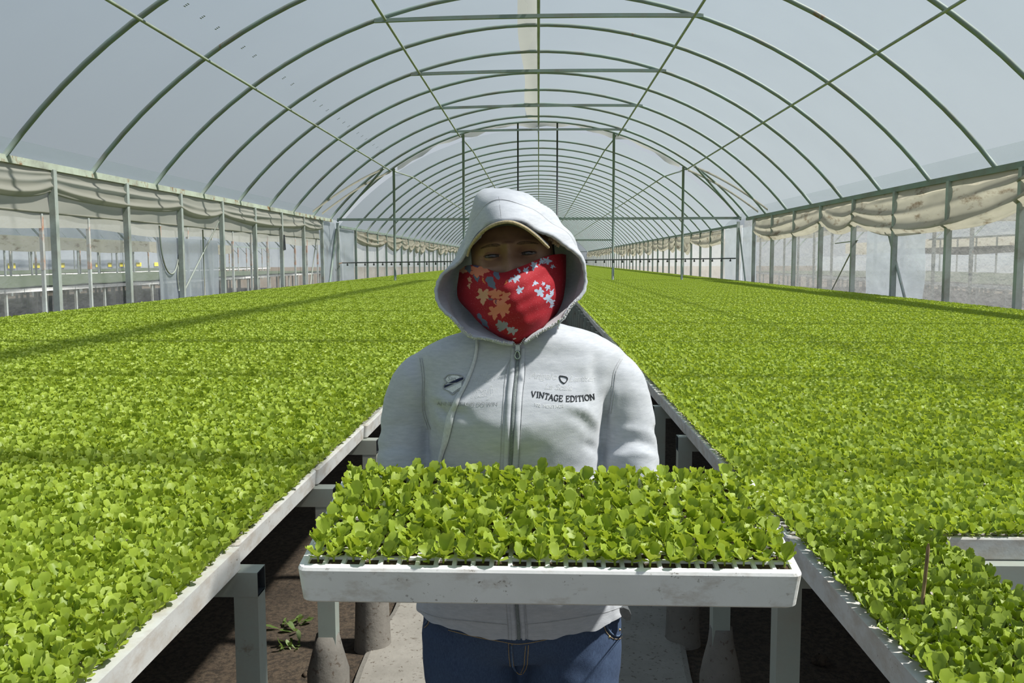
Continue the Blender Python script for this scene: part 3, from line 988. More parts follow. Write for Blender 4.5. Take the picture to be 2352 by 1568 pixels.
M['cap_under'] = simple('dark_cap_cloth', (0.075, 0.08, 0.09), 0.9, 0.15, 200)
M['cap_flower'] = simple('tan_cap_print', (0.26, 0.19, 0.12), 0.9, 0.3, 200)
M['shoe'] = simple('dark_shoe', (0.03, 0.03, 0.03), 0.6)
M['stitch'] = simple('tan_stitching', (0.38, 0.27, 0.13), 0.9, 0.3, 400)
M['pouch'] = simple('dark_grey_pouch', (0.07, 0.075, 0.08), 0.6, 0.25, 90)
M['brass'] = simple('brass_rivet', (0.55, 0.42, 0.20), 0.4, 0.1, 50, metal=0.8)


def denim_mat():
    m, nt, bs, out = new_mat('blue_denim')
    bs.inputs['Roughness'].default_value = 0.9
    co = coords(nt)
    c = ramp(nt, noise(nt, coords(nt, 'Object', (420, 420, 160)), 1.0, 4, 0.7), [(0.3, (0.022, 0.040, 0.090)), (0.7, (0.050, 0.085, 0.165))])
    c = mixc(nt, ramp(nt, noise(nt, co, 5, 3), [(0.45, (0, 0, 0)), (0.75, (0.35,) * 3)]), c, (0.075, 0.125, 0.22))
    nt.links.new(c, bs.inputs['Base Color'])
    bump(nt, bs, noise(nt, coords(nt, 'Object', (500, 500, 900)), 1.0, 2), 0.3, 0.001)
    return m
M['denim'] = denim_mat()

person = thing('person', (-0.04, 1.62, 0.02), 'person in grey hooded sweatshirt, cap and red floral face bandana, holding out a tray', 'person')
PO = np.array(person.location)


def remesh(mb, voxel, smooth_it=6, fac=0.5):
    """Weld overlapping closed shapes of a mesh builder into one skin; returns (verts, faces)."""
    me = mb.mesh('weld', [M['skin']])
    o = bpy.data.objects.new('weld', me); COL.objects.link(o)
    md = o.modifiers.new('r', 'REMESH'); md.mode = 'VOXEL'; md.voxel_size = voxel
    ms = o.modifiers.new('s', 'SMOOTH'); ms.factor = fac; ms.iterations = smooth_it
    dg = bpy.context.evaluated_depsgraph_get()
    ev = o.evaluated_get(dg); m2 = ev.to_mesh()
    v = np.empty(len(m2.vertices) * 3); m2.vertices.foreach_get('co', v); v = v.reshape(-1, 3)
    f = [tuple(p_.vertices) for p_ in m2.polygons]
    ev.to_mesh_clear()
    bpy.data.objects.remove(o); bpy.data.meshes.remove(me)
    return v, f


def normals_of(v, f):
    n = np.zeros_like(v)
    fa = np.array([q if len(q) == 4 else (q[0], q[1], q[2], q[2]) for q in f])
    d = np.cross(v[fa[:, 2]] - v[fa[:, 0]], v[fa[:, 3]] - v[fa[:, 1]])
    for k in range(4): np.add.at(n, fa[:, k], d)
    return n / (np.linalg.norm(n, axis=1)[:, None] + 1e-12)


def loft(mb, rings, n=48, p=2.3):
    """rings: (z, cx, half width, y front, y back) stacked from bottom to top, closed at both ends."""
    G = []
    for z, cx_, a, yf, yb in rings:
        cy_, b = 0.5 * (yf + yb), 0.5 * (yb - yf)
        row = []
        for j in range(n):
            t = 2 * math.pi * j / n
            c, s_ = math.cos(t), math.sin(t)
            row.append((cx_ + a * math.copysign(abs(c) ** (2 / p), c), cy_ + b * math.copysign(abs(s_) ** (2 / p), s_), z))
        G.append(row)
    mb.grid(G, 0, True, closed_v=True)
    o = len(mb.v) - len(G) * n
    mb.f.append(tuple(o + j for j in range(n))[::-1]); mb.m.append(0); mb.sm.append(False)
    mb.f.append(tuple(o + (len(G) - 1) * n + j for j in range(n))); mb.m.append(0); mb.sm.append(False)


def blob_tube(mb, pts, rad, n=20):
    k = len(pts)
    pr = catmull([list(p_) + [r_] for p_, r_ in zip(pts, rad)], max(16, k * 8))
    mb.tube(pr[:, :3], pr[:, 3], n, 0)
    for p_, r_ in ((pr[0], pr[0, 3]), (pr[-1], pr[-1, 3])):
        G = [[(p_[0] + r_ * math.cos(b) * math.cos(a), p_[1] + r_ * math.cos(b) * math.sin(a), p_[2] + r_ * math.sin(b)) for a in np.linspace(0, 2 * math.pi, 16, endpoint=False)]
             for b in np.linspace(-1.5, 1.5, 9)]
        mb.grid(G, 0, True, closed_v=True)
        o = len(mb.v) - 9 * 16
        mb.f.append(tuple(o + j for j in range(16))[::-1]); mb.m.append(0); mb.sm.append(True)
        mb.f.append(tuple(o + 8 * 16 + j for j in range(16))); mb.m.append(0); mb.sm.append(True)


# --- sleeves and torso of the sweatshirt
YB = 1.61
def row_px(y, xl, xr, yf, yb):
    z = P(1188, y, YB)[2]
    a, b = P(xl, y, YB)[0], P(xr, y, YB)[0]
    return (z, 0.5 * (a + b), 0.5 * (b - a), yf, yb)
TORSO = [row_px(1470, 957, 1442, 1.505, 1.755), row_px(1390, 956, 1440, 1.503, 1.755), row_px(1300, 966, 1418, 1.502, 1.75), row_px(1180, 982, 1388, 1.504, 1.735),
         row_px(1080, 988, 1376, 1.503, 1.73), row_px(1020, 988, 1378, 1.490, 1.735), row_px(960, 986, 1384, 1.477, 1.74), row_px(900, 976, 1400, 1.490, 1.745),
         row_px(850, 960, 1424, 1.512, 1.745), row_px(820, 954, 1436, 1.522, 1.74), row_px(804, 962, 1430, 1.527, 1.735), row_px(790, 985, 1412, 1.528, 1.73),
         row_px(778, 1018, 1390, 1.530, 1.725), row_px(766, 1052, 1362, 1.534, 1.715), row_px(755, 1088, 1330, 1.542, 1.71), row_px(744, 1118, 1280, 1.55, 1.70)]
def zpx(y): return P(1188, y, YB)[2]
fine = [interp_rows(TORSO, z) for z in np.linspace(TORSO[0][0], TORSO[-1][0], 60)]
fine = [(z,) + tuple(q) for z, q in zip(np.linspace(TORSO[0][0], TORSO[-1][0], 60), fine)]
hb = MB()
loft(hb, fine, 56, 2.25)
SLEEVE_L = [P(1012, 862, 1.63), P(968, 880, 1.625), P(938, 940, 1.622), P(928, 1010, 1.615), P(926, 1065, 1.605), np.array([-0.238, 1.585, 0.985]), np.array([-0.232, 1.53, 0.955]), np.array([-0.215, 1.46, 0.944]), np.array([-0.195, 1.41, 0.938])]
RAD_L = [0.052, 0.0535, 0.0485, 0.046, 0.047, 0.047, 0.043, 0.037, 0.031]
SLEEVE_R = [P(1375, 862, 1.63), P(1412, 880, 1.625), P(1438, 940, 1.622), P(1446, 1010, 1.615), P(1450, 1065, 1.605), np.array([0.170, 1.585, 0.985]), np.array([0.176, 1.53, 0.955]), np.array([0.17, 1.46, 0.944]), np.array([0.155, 1.41, 0.938])]
RAD_R = [0.052, 0.0535, 0.0495, 0.048, 0.050, 0.048, 0.043, 0.037, 0.031]
blob_tube(hb, SLEEVE_L, RAD_L); blob_tube(hb, SLEEVE_R, RAD_R)
hv, hf = remesh(hb, 0.0058, 5)
hn = normals_of(hv, hf)


def fold_field(v, n, folds):
    """Soft folds drawn as polylines on the front: (photo-measured points, height, width)."""
    d = np.zeros(len(v))
    front = np.clip(-n[:, 1] * 1.6 + 0.15, 0, 1)
    for pts, h, w in folds:
        q = catmull([P(x, y, 1.53)[[0, 2]] for x, y in pts], 40)
        # compare in the direction seen from the aisle, at the distance of the cloth
        vv = np.stack([v[:, 0] * 1.53 / v[:, 1], (v[:, 2] - CAM_H) * 1.53 / v[:, 1] + CAM_H], 1)
        m = (vv[:, 0] > q[:, 0].min() - 3 * w) & (vv[:, 0] < q[:, 0].max() + 3 * w) & (vv[:, 1] > q[:, 1].min() - 3 * w) & (vv[:, 1] < q[:, 1].max() + 3 * w)
        idx = np.where(m)[0]
        if not len(idx): continue
        D = np.linalg.norm(vv[idx, None, :] - q[None], axis=2)
        k = D.argmin(1); s_ = np.sin(np.pi * np.clip((k + 1.5) / 42, 0, 1)) ** 0.6
        d[idx] += h * s_ * np.exp(-(D.min(1) / w) ** 2) * front[idx]
    return d
FOLDS = [
    ([(996, 925), (1012, 940), (1030, 962)], -0.006, 0.006), ([(1000, 905), (1035, 925), (1075, 930)], 0.005, 0.010), ([(1028, 935), (1060, 950), (1085, 975)], -0.004, 0.012),
    ([(990, 960), (1000, 1010), (996, 1060)], -0.005, 0.008), ([(1310, 950), (1340, 965), (1368, 1000)], -0.003, 0.011), ([(1300, 930), (1345, 945), (1380, 985)], 0.005, 0.010),
    ([(1375, 820), (1370, 860), (1376, 920)], -0.006, 0.010), ([(1352, 810), (1345, 850), (1350, 890)], 0.003, 0.010), ([(1398, 900), (1392, 950), (1384, 1010)], -0.006, 0.008),
    ([(1412, 890), (1405, 940), (1396, 990)], 0.006, 0.008), ([(1340, 1020), (1372, 1035), (1380, 1060)], -0.004, 0.008),
    ([(1400, 1030), (1450, 1015), (1500, 1022)], -0.004, 0.006), ([(1410, 1052), (1455, 1040), (1505, 1048)], 0.004, 0.007), ([(1405, 1000), (1450, 985), (1490, 990)], 0.003, 0.008),
    ([(880, 1030), (920, 1022), (965, 1035)], -0.0035, 0.007), ([(878, 1050), (920, 1045), (968, 1055)], 0.0035, 0.007), ([(888, 985), (925, 975), (960, 985)], -0.003, 0.008),
    ([(960, 850), (972, 890), (975, 940)], -0.004, 0.006), ([(930, 850), (945, 880), (955, 930)], 0.003, 0.010),
    ([(1010, 1420), (1100, 1415), (1180, 1425)], 0.002, 0.012), ([(1200, 1410), (1300, 1405), (1400, 1412)], 0.002, 0.014),
    ([(1060, 985), (1090, 1000), (1130, 1000)], -0.003, 0.020), ([(1250, 985), (1300, 995), (1340, 1000)], -0.003, 0.020),
    ([(1185, 830), (1180, 920), (1175, 1000), (1172, 1075)], 0.0025, 0.010),
]
disp = fold_field(hv, hn, FOLDS)
disp += 0.0011 * vnoise(hv * np.array([9, 9, 14]), 8) + 0.0003 * vnoise(hv * np.array([24, 24, 34]), 9)
arm = (np.abs(hv[:, 0] + 0.034) > 0.165) & (hv[:, 2] < 1.12)
disp += np.where(arm, 0.0018 * vnoise(hv * np.array([10, 14, 34]), 15), 0)
hv = hv + hn * disp[:, None]
hood_me = bpy.data.meshes.new('hoodie')
hoodie_v = hv.copy(); hoodie_f = hf
HB = BVHTree.FromPolygons([Vector(p_) for p_ in hv], hf)


def on_cloth(x, y, off=0.001, bvh=None, fallback=1.52):
    """Where the line of sight measured at photo (x, y) meets the cloth, lifted off it by `off`."""
    d = Vector(P(x, y, 1.0) - np.array([0, 0, CAM_H])).normalized()
    hit = (bvh or HB).ray_cast(Vector((0, 0, CAM_H)), d)
    if hit[0] is None: return P(x, y, fallback)
    return np.array(hit[0] + hit[1] * off)


# cut the hem open with a level plane, then let the edge wander a little
bm = bmesh.new()
for p_ in hv: bm.verts.new(p_)
bm.verts.ensure_lookup_table()
for f in hf: bm.faces.new([bm.verts[i] for i in f])
hem_z = P(1190, 1474, 1.506)[2]
bmesh.ops.bisect_plane(bm, geom=bm.verts[:] + bm.edges[:] + bm.faces[:], plane_co=(0, 0, hem_z), plane_no=(0, 0, 1), clear_inner=True)
for v in bm.verts:
    t = max(0.0, 1 - (v.co.z - hem_z) / 0.10)
    if t > 0 and abs(v.co.x + 0.034) < 0.25:
        xr = abs(v.co.x + 0.034) / 0.19
        v.co.z += t * t * (0.004 + 0.016 * min(1, xr) ** 1.5 + (0.0022 * math.sin(v.co.x * 60 + v.co.y * 40) + 0.0012 * math.sin(v.co.x * 170)) * (1 if t > 0.9 else 0))
bm.verts.index_update()
mb = MB(); mb.add([tuple(v.co) for v in bm.verts], [tuple(v.index for v in f.verts) for f in bm.faces], 0, True)
bm.free()
hoodie = part(mb, 'hoodie', M['fabric'], person, label='grey hooded zip sweatshirt')
# fresh root offset for sub-parts (their parent sits at the person's origin)
def sub(mbx, name, mats, parent, **kw):
    mbx.v = [tuple(np.array(p_) - PO) for p_ in mbx.v]
    return mbx.build(name, mats, parent, **kw)


def ribbon(px, w, off, mbx, mi=0, n=60, bvh=None, thick=0.0012):
    """A flat band lying on the cloth along photo-measured points; w in photo measure, number or list."""
    q = catmull(px, n)
    W = np.interp(np.linspace(0, 1, n), np.linspace(0, 1, len(w)), w) if not np.isscalar(w) else np.full(n, w)
    G = []
    for i in range(n):
        t = q[min(i + 1, n - 1)] - q[max(i - 1, 0)]; t = t / (np.linalg.norm(t) + 1e-9); nn = np.array([-t[1], t[0]])
        G.append([on_cloth(*(q[i] + nn * W[i] * 0.5 * s_), off + (thick if abs(s_) < 0.9 else 0), bvh) for s_ in (-1, -0.6, 0, 0.6, 1)])
    mbx.grid(G, mi, True)


ZIP = [(1190, 800), (1187, 850), (1181, 910), (1177, 980), (1174, 1040), (1172, 1085), (1174, 1180), (1182, 1300), (1187, 1392), (1191, 1440), (1192, 1468)]
mb = MB(); ribbon(ZIP, 8, 0.0006, mb, 0, 120); sub(mb, 'zip', M['zip_tape'], hoodie, label='dark metal zip')
mb = MB(); ribbon([(x - 11, y) for x, y in ZIP], [9, 13, 12, 11, 10, 10, 10, 10, 10, 10, 10], 0.0012, mb, 0, 120, thick=0.0022); sub(mb, 'placket', M['fabric'], hoodie)
mb = MB(); ribbon([(x + 11, y) for x, y in ZIP], [9, 13, 12, 12, 12, 12, 12, 12, 12, 10, 8], 0.0012, mb, 0, 120, thick=0.0022); sub(mb, 'placket', M['fabric'], hoodie)
for dx in (-24, 20):
    mb = MB(); ribbon([(x + dx * (0.6 if y < 840 else 1), y + (18 if y < 840 else 0)) for x, y in ZIP], 1.6, 0.0006, mb, 0, 120, thick=0.0003); sub(mb, 'seam', M['seam'], hoodie)
# zip slider
mb = MB()
c = on_cloth(1188, 806, 0.005)
def px_plate(pts, y_at, thick, mbx, mi=0):
    f_ = [np.array(P(x, y, y_at)) for x, y in pts]; b_ = [p_ + np.array([0, thick, 0]) for p_ in f_]
    k = len(f_); o = mbx.add(f_ + b_, [tuple(range(k)), tuple(range(2 * k - 1, k - 1, -1))], mi)
    for i in range(k):
        j = (i + 1) % k
        mbx.f.append((o + i, o + k + i, o + k + j, o + j)); mbx.m.append(mi); mbx.sm.append(False)
ys_ = c[1]
px_plate([(1185, 792), (1193, 792), (1195, 806), (1183, 806)], ys_ - 0.004, 0.005, mb)
ringp = [P(1188.5 + 6.0 * math.cos(a) * (1.0 if math.sin(a) > 0 else 0.75), 815 + 9 * math.sin(a), ys_ - 0.006) for a in np.linspace(0, 2 * math.pi, 25)]
mb.tube(ringp, 0.0013, 6, caps=False)
sub(mb, 'zip_slider', M['zip_metal'], hoodie, label='metal zip slider with pull')
# neck zip teeth showing either side above the slider
mb = MB()
for s_ in (-1, 1):
    for k in range(6):
        x, y = 1189 + s_ * (4 + 2.4 * k), 793 - 3.4 * k
        q = P(x, y, ys_ - 0.001); mb.box(q[0] - 0.0012, q[0] + 0.0012, q[1] - 0.0015, q[1] + 0.0015, q[2] - 0.0008, q[2] + 0.0008)
sub(mb, 'zip_tooth', M['zip_metal'], hoodie, kind='stuff')
# drawcord
mb = MB()
ribbon([(1097, 784), (1094, 812), (1085, 845), (1070, 882), (1053, 915), (1040, 945), (1032, 975), (1025, 1010), (1017, 1040), (1012, 1062)], [6, 7, 8, 8.5, 9, 13, 17, 15, 10, 6], 0.0022, mb, 0, 70, thick=0.003)
sub(mb, 'drawcord', M['cord'], hoodie, label='flat pale drawcord')
mb = MB(); mb.tube([P(1283, 735, 1.497), P(1283.5, 745, 1.495), P(1283, 756, 1.4945)], 0.0018, 8); sub(mb, 'drawcord_tip', M['zip_metal'], hoodie, label='metal drawcord tip')
# armhole and shoulder seams
for pts in ([(964, 822), (967, 840), (970, 870), (969, 905), (972, 950), (984, 985)], [(1424, 824), (1416, 838), (1408, 860), (1404, 905), (1398, 950)]):
    mb = MB(); ribbon(pts, 1.8, 0.0006, mb, 0, 60, thick=0.0004)
    ribbon([(x + 5, y) for x, y in pts], 1.6, 0.0006, mb, 0, 60, thick=0.0004)
    sub(mb, 'armhole_seam', M['seam'], hoodie)
mb = MB(); ribbon([(965, 1402), (1010, 1418), (1100, 1428), (1165, 1434)], 1.5, 0.0006, mb, 0, 50, thick=0.0003); sub(mb, 'hem_seam', M['seam'], hoodie)
mb = MB(); ribbon([(1205, 1434), (1290, 1424), (1380, 1408), (1425, 1394)], 1.5, 0.0006, mb, 0, 50, thick=0.0003); sub(mb, 'hem_seam', M['seam'], hoodie)

# --- embroidery
GLY = {  # strokes in a unit box, (x, y) with y up; serif strokes are short bars
    'V': ([(0, 1), (0.42, 0)], [(0.42, 0), (0.85, 1)], [(-0.14, 1), (0.16, 1)], [(0.70, 1), (1.0, 1)]),
    'I': ([(0.2, 0), (0.2, 1)], [(0, 1), (0.4, 1)], [(0, 0), (0.4, 0)]),
    'N': ([(0.12, 0), (0.12, 1)], [(0.12, 1), (0.85, 0)], [(0.85, 0), (0.85, 1)], [(-0.05, 1), (0.2, 1)], [(-0.05, 0), (0.3, 0)], [(0.68, 1), (1.02, 1)]),
    'T': ([(0.42, 0), (0.42, 1)], [(0, 1), (0.84, 1)], [(0, 1), (0, 0.78)], [(0.84, 1), (0.84, 0.78)], [(0.22, 0), (0.62, 0)]),
    'A': ([(0.05, 0), (0.45, 1)], [(0.45, 1), (0.88, 0)], [(0.2, 0.36), (0.72, 0.36)], [(-0.1, 0), (0.2, 0)], [(0.7, 0), (1.03, 0)]),
    'G': ([(0.82, 0.78), (0.66, 0.96), (0.42, 1), (0.16, 0.86), (0.05, 0.5), (0.16, 0.14), (0.42, 0), (0.68, 0.05), (0.8, 0.2), (0.8, 0.42)], [(0.58, 0.42), (0.95, 0.42)], [(0.82, 0.98), (0.82, 0.7)]),
    'E': ([(0.12, 0), (0.12, 1)], [(0, 1), (0.75, 1)], [(0, 0), (0.78, 0)], [(0.12, 0.52), (0.52, 0.52)], [(0.75, 1), (0.75, 0.76)], [(0.78, 0), (0.78, 0.26)], [(0.52, 0.64), (0.52, 0.4)]),
    'D': ([(0.14, 0), (0.14, 1)], [(0, 1), (0.45, 1), (0.75, 0.86), (0.88, 0.5), (0.75, 0.14), (0.45, 0), (0, 0)]),
    'O': ([(0.48, 1), (0.2, 0.9), (0.04, 0.5), (0.2, 0.1), (0.48, 0), (0.76, 0.1), (0.92, 0.5), (0.76, 0.9), (0.48, 1)],),
}
mb = MB()
base_line = catmull([(1220, 911), (1245, 914), (1262, 918), (1285, 921), (1303, 922), (1330, 921.5), (1350, 919), (1366, 917)], 400)
LB = np.r_[0, np.cumsum(np.linalg.norm(np.diff(base_line, axis=0), axis=1))]
def along(d): return np.array([np.interp(d, LB, base_line[:, 0]), np.interp(d, LB, base_line[:, 1])])
text = 'VINTAGE EDITION'
wid = {'I': 0.42, ' ': 0.42, 'V': 1.0, 'N': 1.0, 'T': 0.84, 'A': 0.98, 'G': 0.95, 'E': 0.82, 'D': 0.92, 'O': 0.98}
tot = sum(wid[c] + 0.14 for c in text)
k = LB[-1] * 1.01 / tot
pos = 0.0
for ch in text:
    for st in GLY.get(ch, ()):
        pts = []
        for gx, gy in st:
            d = pos + gx * k
            b_ = along(min(d, LB[-1])); e_ = along(min(d + 2, LB[-1])) - along(max(d - 2, 0)); e_ = e_ / (np.linalg.norm(e_) + 1e-9)
            nrm = np.array([e_[1], -e_[0]])
            pts.append(b_ + nrm * gy * 13.0)
        vertical = abs(st[0][0] - st[-1][0]) < 0.5 and abs(st[0][1] - st[-1][1]) > 0.5
        ribbon(pts if len(pts) > 2 else [pts[0], (pts[0] + pts[1]) / 2, pts[1]], 2.3 if (vertical or len(st) > 2) else 1.5, 0.0006, mb, 0, 8 if len(pts) < 4 else 24, thick=0.0006)
    pos += (wid[ch] + 0.14) * k
sub(mb, 'chest_lettering', M['ink'], hoodie, label='dark capital lettering across the chest')


def font_text(txt, x, y, size, mat, name, shear=0.35, slope=0.0, arc=0.0, off=0.0007, outline=False):
    """Embroidered words from the built-in letters, laid onto the cloth."""
    cu = bpy.data.curves.new('letters', 'FONT'); cu.body = txt; cu.size = size; cu.shear = shear
    if outline: cu.fill_mode = 'NONE'; cu.bevel_depth = 0.24; cu.bevel_resolution = 0
    o = bpy.data.objects.new('letters', cu); COL.objects.link(o)
    me = o.evaluated_get(bpy.context.evaluated_depsgraph_get()).to_mesh()
    v = [tuple(q.co) for q in me.vertices]; f = [tuple(q.vertices) for q in me.polygons]
    bpy.data.objects.remove(o); bpy.data.curves.remove(cu)
    mbx = MB()
    w = max([q[0] for q in v] + [1])
    out = []
    for q in v:
        s_ = q[0] / w
        out.append(on_cloth(x + q[0], y - q[1] + slope * q[0] + arc * (1 - (2 * s_ - 1) ** 2), off + 0.0004 * max(q[2], 0)))
    mbx.add(out, f)
    return sub(mbx, name, mat, hoodie)
font_text('Italy', 1080, 914, 34, M['pale_thread'], 'script_embroidery', 0.5, -0.12, outline=True)
font_text('Milano', 1076, 888, 30, M['pale_thread'], 'script_embroidery', 0.5, -0.28, outline=True)
font_text('Angelo', 1216, 868, 22, M['pale_thread'], 'script_embroidery', 0.4, 0.06, outline=True)
font_text('Leather', 1306, 876, 19, M['pale_thread'], 'script_embroidery', 0.4, -0.02, outline=True)
font_text('La Scala', 1250, 893, 20, M['pale_thread'], 'script_embroidery', 0.4, 0.05, outline=True)
font_text('ANNET BRAND DO WIN', 1004, 930, 12.5, M['grey_thread'], 'small_lettering', 0.0, 0.01, 1.5)
font_text('100  HERITAGE', 1226, 931, 10.5, M['pale_thread'], 'small_lettering', 0.0, 0.05, 4)
# shield emblem on the shaded chest
mb = MB()
SH = [(1022, 868), (1030, 861), (1041, 860), (1058, 862), (1066, 869), (1062, 877), (1063, 886), (1056, 895), (1049, 898), (1040, 906), (1031, 898), (1019, 892), (1020, 884), (1026, 878), (1021, 871)]
ribbon(SH + [SH[0]], 2.4, 0.0008, mb, 0, 120, thick=0.0008); sub(mb, 'emblem_outline', M['grey_thread'], hoodie)
def px_fill(poly, off, mat, name):
    """A filled shape on the cloth: a fan subdivided so that it follows the surface."""
    c_ = np.mean(poly, 0); G = []
    ring = catmull(list(poly) + [poly[0]], 60) if len(poly) > 6 else np.array([a_ * (1 - t) + b_ * t for a_, b_ in zip(np.array(poly, float), np.roll(np.array(poly, float), -1, 0)) for t in np.linspace(0, 1, 10, endpoint=False)] + [poly[0]])
    for r_ in np.linspace(0.02, 1, 8): G.append([on_cloth(*(c_ + (q - c_) * r_), off) for q in ring])
    mbx = MB(); mbx.grid(G, 0, True); return sub(mbx, name, mat, hoodie)
px_fill([(1028, 866), (1040, 862), (1052, 863), (1056, 867), (1044, 873), (1030, 877), (1025, 872)], 0.0010, M['pale_thread'], 'emblem_field')
px_fill([(1025, 894), (1060, 878), (1061, 888), (1050, 895), (1040, 902)], 0.0010, M['pale_thread'], 'emblem_field')
px_fill([(1031, 880), (1048, 872), (1065, 866), (1065, 871), (1050, 878), (1038, 880)], 0.0013, M['navy'], 'emblem_band')
px_fill([(1022, 885), (1034, 882), (1044, 881.5), (1034, 885), (1021, 891)], 0.0013, M['navy'], 'emblem_band')
font_text('San', 1028, 874, 14, M['grey_thread'], 'emblem_lettering', 0.3, 0.0, off=0.0016)
mb = MB(); SB = [(1285, 863), (1294, 864), (1302, 867), (1303, 872), (1299, 878), (1295, 880), (1289, 876), (1286, 870)]
ribbon(SB + [SB[0]], 2.2, 0.0008, mb, 0, 60, thick=0.001); sub(mb, 'small_emblem', M['ink'], hoodie)

# --- jeans
jb = MB()
def jrow(z, cx_, a, yf, yb): return (z, cx_, a, yf, yb)
CXJ = -0.032
zh = P(1197, 1400, 1.61)[2]
loft(jb, [jrow(0.69, CXJ, 0.155, 1.545, 1.745), jrow(0.72, CXJ, 0.178, 1.530, 1.765), jrow(0.76, CXJ, 0.189, 1.517, 1.77), jrow(0.80, CXJ, 0.187, 1.512, 1.76), jrow(0.85, CXJ, 0.175, 1.515, 1.745), jrow(0.90, CXJ, 0.16, 1.52, 1.73)], 48, 2.3)
for s_ in (-1, 1):
    blob_tube(jb, [(CXJ + s_ * 0.094, 1.635, 0.74), (CXJ + s_ * 0.094, 1.63, 0.64), (CXJ + s_ * 0.090, 1.625, 0.52), (CXJ + s_ * 0.085, 1.62, 0.42), (CXJ + s_ * 0.083, 1.64, 0.28), (CXJ + s_ * 0.082, 1.65, 0.12), (CXJ + s_ * 0.082, 1.65, 0.075)],
              [0.095, 0.092, 0.078, 0.064, 0.062, 0.052, 0.052], 20)
jv, jf = remesh(jb, 0.007, 6)
jn = normals_of(jv, jf)
HBJ0 = BVHTree.FromPolygons([Vector(p_) for p_ in jv], jf)
jd = 0.0016 * vnoise(jv * np.array([12, 12, 12]), 31)
jd += fold_field(jv, jn, [([(1197, 1545), (1196, 1568)], -0.008, 0.006), ([(1200, 1545), (1240, 1530), (1290, 1530)], -0.003, 0.008), ([(1190, 1545), (1150, 1530), (1110, 1532)], -0.003, 0.008),
                          ([(1040, 1470), (1100, 1500), (1140, 1540)], 0.002, 0.012), ([(1350, 1470), (1300, 1500), (1250, 1540)], 0.002, 0.012)])
jv = jv + jn * jd[:, None]
HBJ = BVHTree.FromPolygons([Vector(p_) for p_ in jv], jf)
mb = MB(); mb.add(jv, jf, 0, True)
jeans = part(mb, 'jeans', M['denim'], person, label='dark blue jeans')
def jrib(pts, w, name, mat, off=0.0008, thick=0.0006, n=40, **kw):
    mbx = MB(); ribbon(pts, w, off, mbx, 0, n, HBJ, thick); return sub(mbx, name, mat, jeans, **kw)
jrib([(1176, 1478), (1177, 1500), (1180, 1530), (1188, 1545), (1200, 1548)], 2.0, 'fly_stitch', M['stitch'])
jrib([(1214, 1480), (1212, 1510), (1210, 1532), (1202, 1546)], 1.6, 'fly_stitch', M['stitch'])
jrib([(1207, 1482), (1205, 1510), (1203, 1530), (1196, 1545)], 1.6, 'fly_stitch', M['stitch'])
jrib([(1168, 1476), (1169, 1505), (1172, 1530)], 1.4, 'fly_stitch', M['stitch'])
M['denim_fold'] = simple('worn_denim_edge', (0.085, 0.135, 0.23), 0.9, 0.3, 200)
jrib([(1175, 1480), (1176, 1505), (1178, 1530), (1184, 1542)], 4, 'fly_edge', M['denim_fold'], 0.0012, 0.002)
jrib([(974, 1434), (978, 1430), (981, 1425), (984, 1417), (988, 1400)], 3, 'pocket_edge', M['denim_fold'], 0.001, 0.001)
jrib([(975, 1441), (979, 1438), (984, 1432), (988, 1420), (992, 1402)], 1.3, 'pocket_stitch', M['stitch'])
jrib([(1390, 1424), (1397, 1445), (1409, 1458), (1420, 1460), (1430, 1455)], 4, 'pocket_edge', M['denim_fold'], 0.001, 0.0015)
jrib([(1384, 1426), (1392, 1450), (1406, 1465), (1420, 1467), (1430, 1462)], 1.4, 'pocket_stitch', M['stitch'])
jrib([(1030, 1446), (1090, 1461), (1150, 1472), (1186, 1478), (1230, 1473), (1300, 1456), (1370, 1434)], 1.4, 'waistband_stitch', M['stitch'], n=80)
for x, y in ((1399, 1462), (1382, 1433), (1422, 1446)):
    c = on_cloth(x, y, 0.001, HBJ); mbx = MB()
    mbx.lathe([(0, 0.001), (0.0022, 0.0008), (0.0026, -0.001)], 0, 0, 10)
    mbx.v = [(c[0] + q[0], c[1] - q[2], c[2] + q[1]) for q in mbx.v]
    sub(mbx, 'rivet', M['brass'], jeans)
mb = MB(); px_plate([(1417, 1398), (1432, 1395), (1444, 1400), (1450, 1412), (1448, 1424), (1440, 1426), (1428, 1416), (1418, 1408)], 1.572, 0.02, mb)
sub(mb, 'belt_flap', M['pouch'], jeans, label='dark grey flap at the hip')

# --- shoes (below the picture, they carry the figure)
for s_ in (-1, 1):
    mb = MB(); G = []
    for t in np.linspace(0, 1, 14):
        y = 1.70 - 0.245 * t
        w = 0.040 * (0.55 + 0.6 * math.sin(math.pi * min(1, 0.2 + 0.75 * t)) ** 0.7) * (1 if t < 0.9 else 0.75)
        h = 0.085 * (1 - t) ** 0.5 * 0.9 + 0.035 if t < 0.5 else 0.052 - 0.03 * (t - 0.5)
        G.append([(CXJ + s_ * 0.082 + w * math.cos(a), y, 0.02 + max(0, h * math.sin(a)) + (0.0 if math.sin(a) < 0 else 0)) for a in np.linspace(0, 2 * math.pi, 20, endpoint=False)])
    mb.grid(G, 0, True, closed_v=True)
    o = len(mb.v) - 14 * 20
    mb.f.append(tuple(o + j for j in range(20))); mb.m.append(0); mb.sm.append(False)
    mb.f.append(tuple(o + 13 * 20 + j for j in range(20))[::-1]); mb.m.append(0); mb.sm.append(False)
    part(mb, 'shoe', M['shoe'], person)

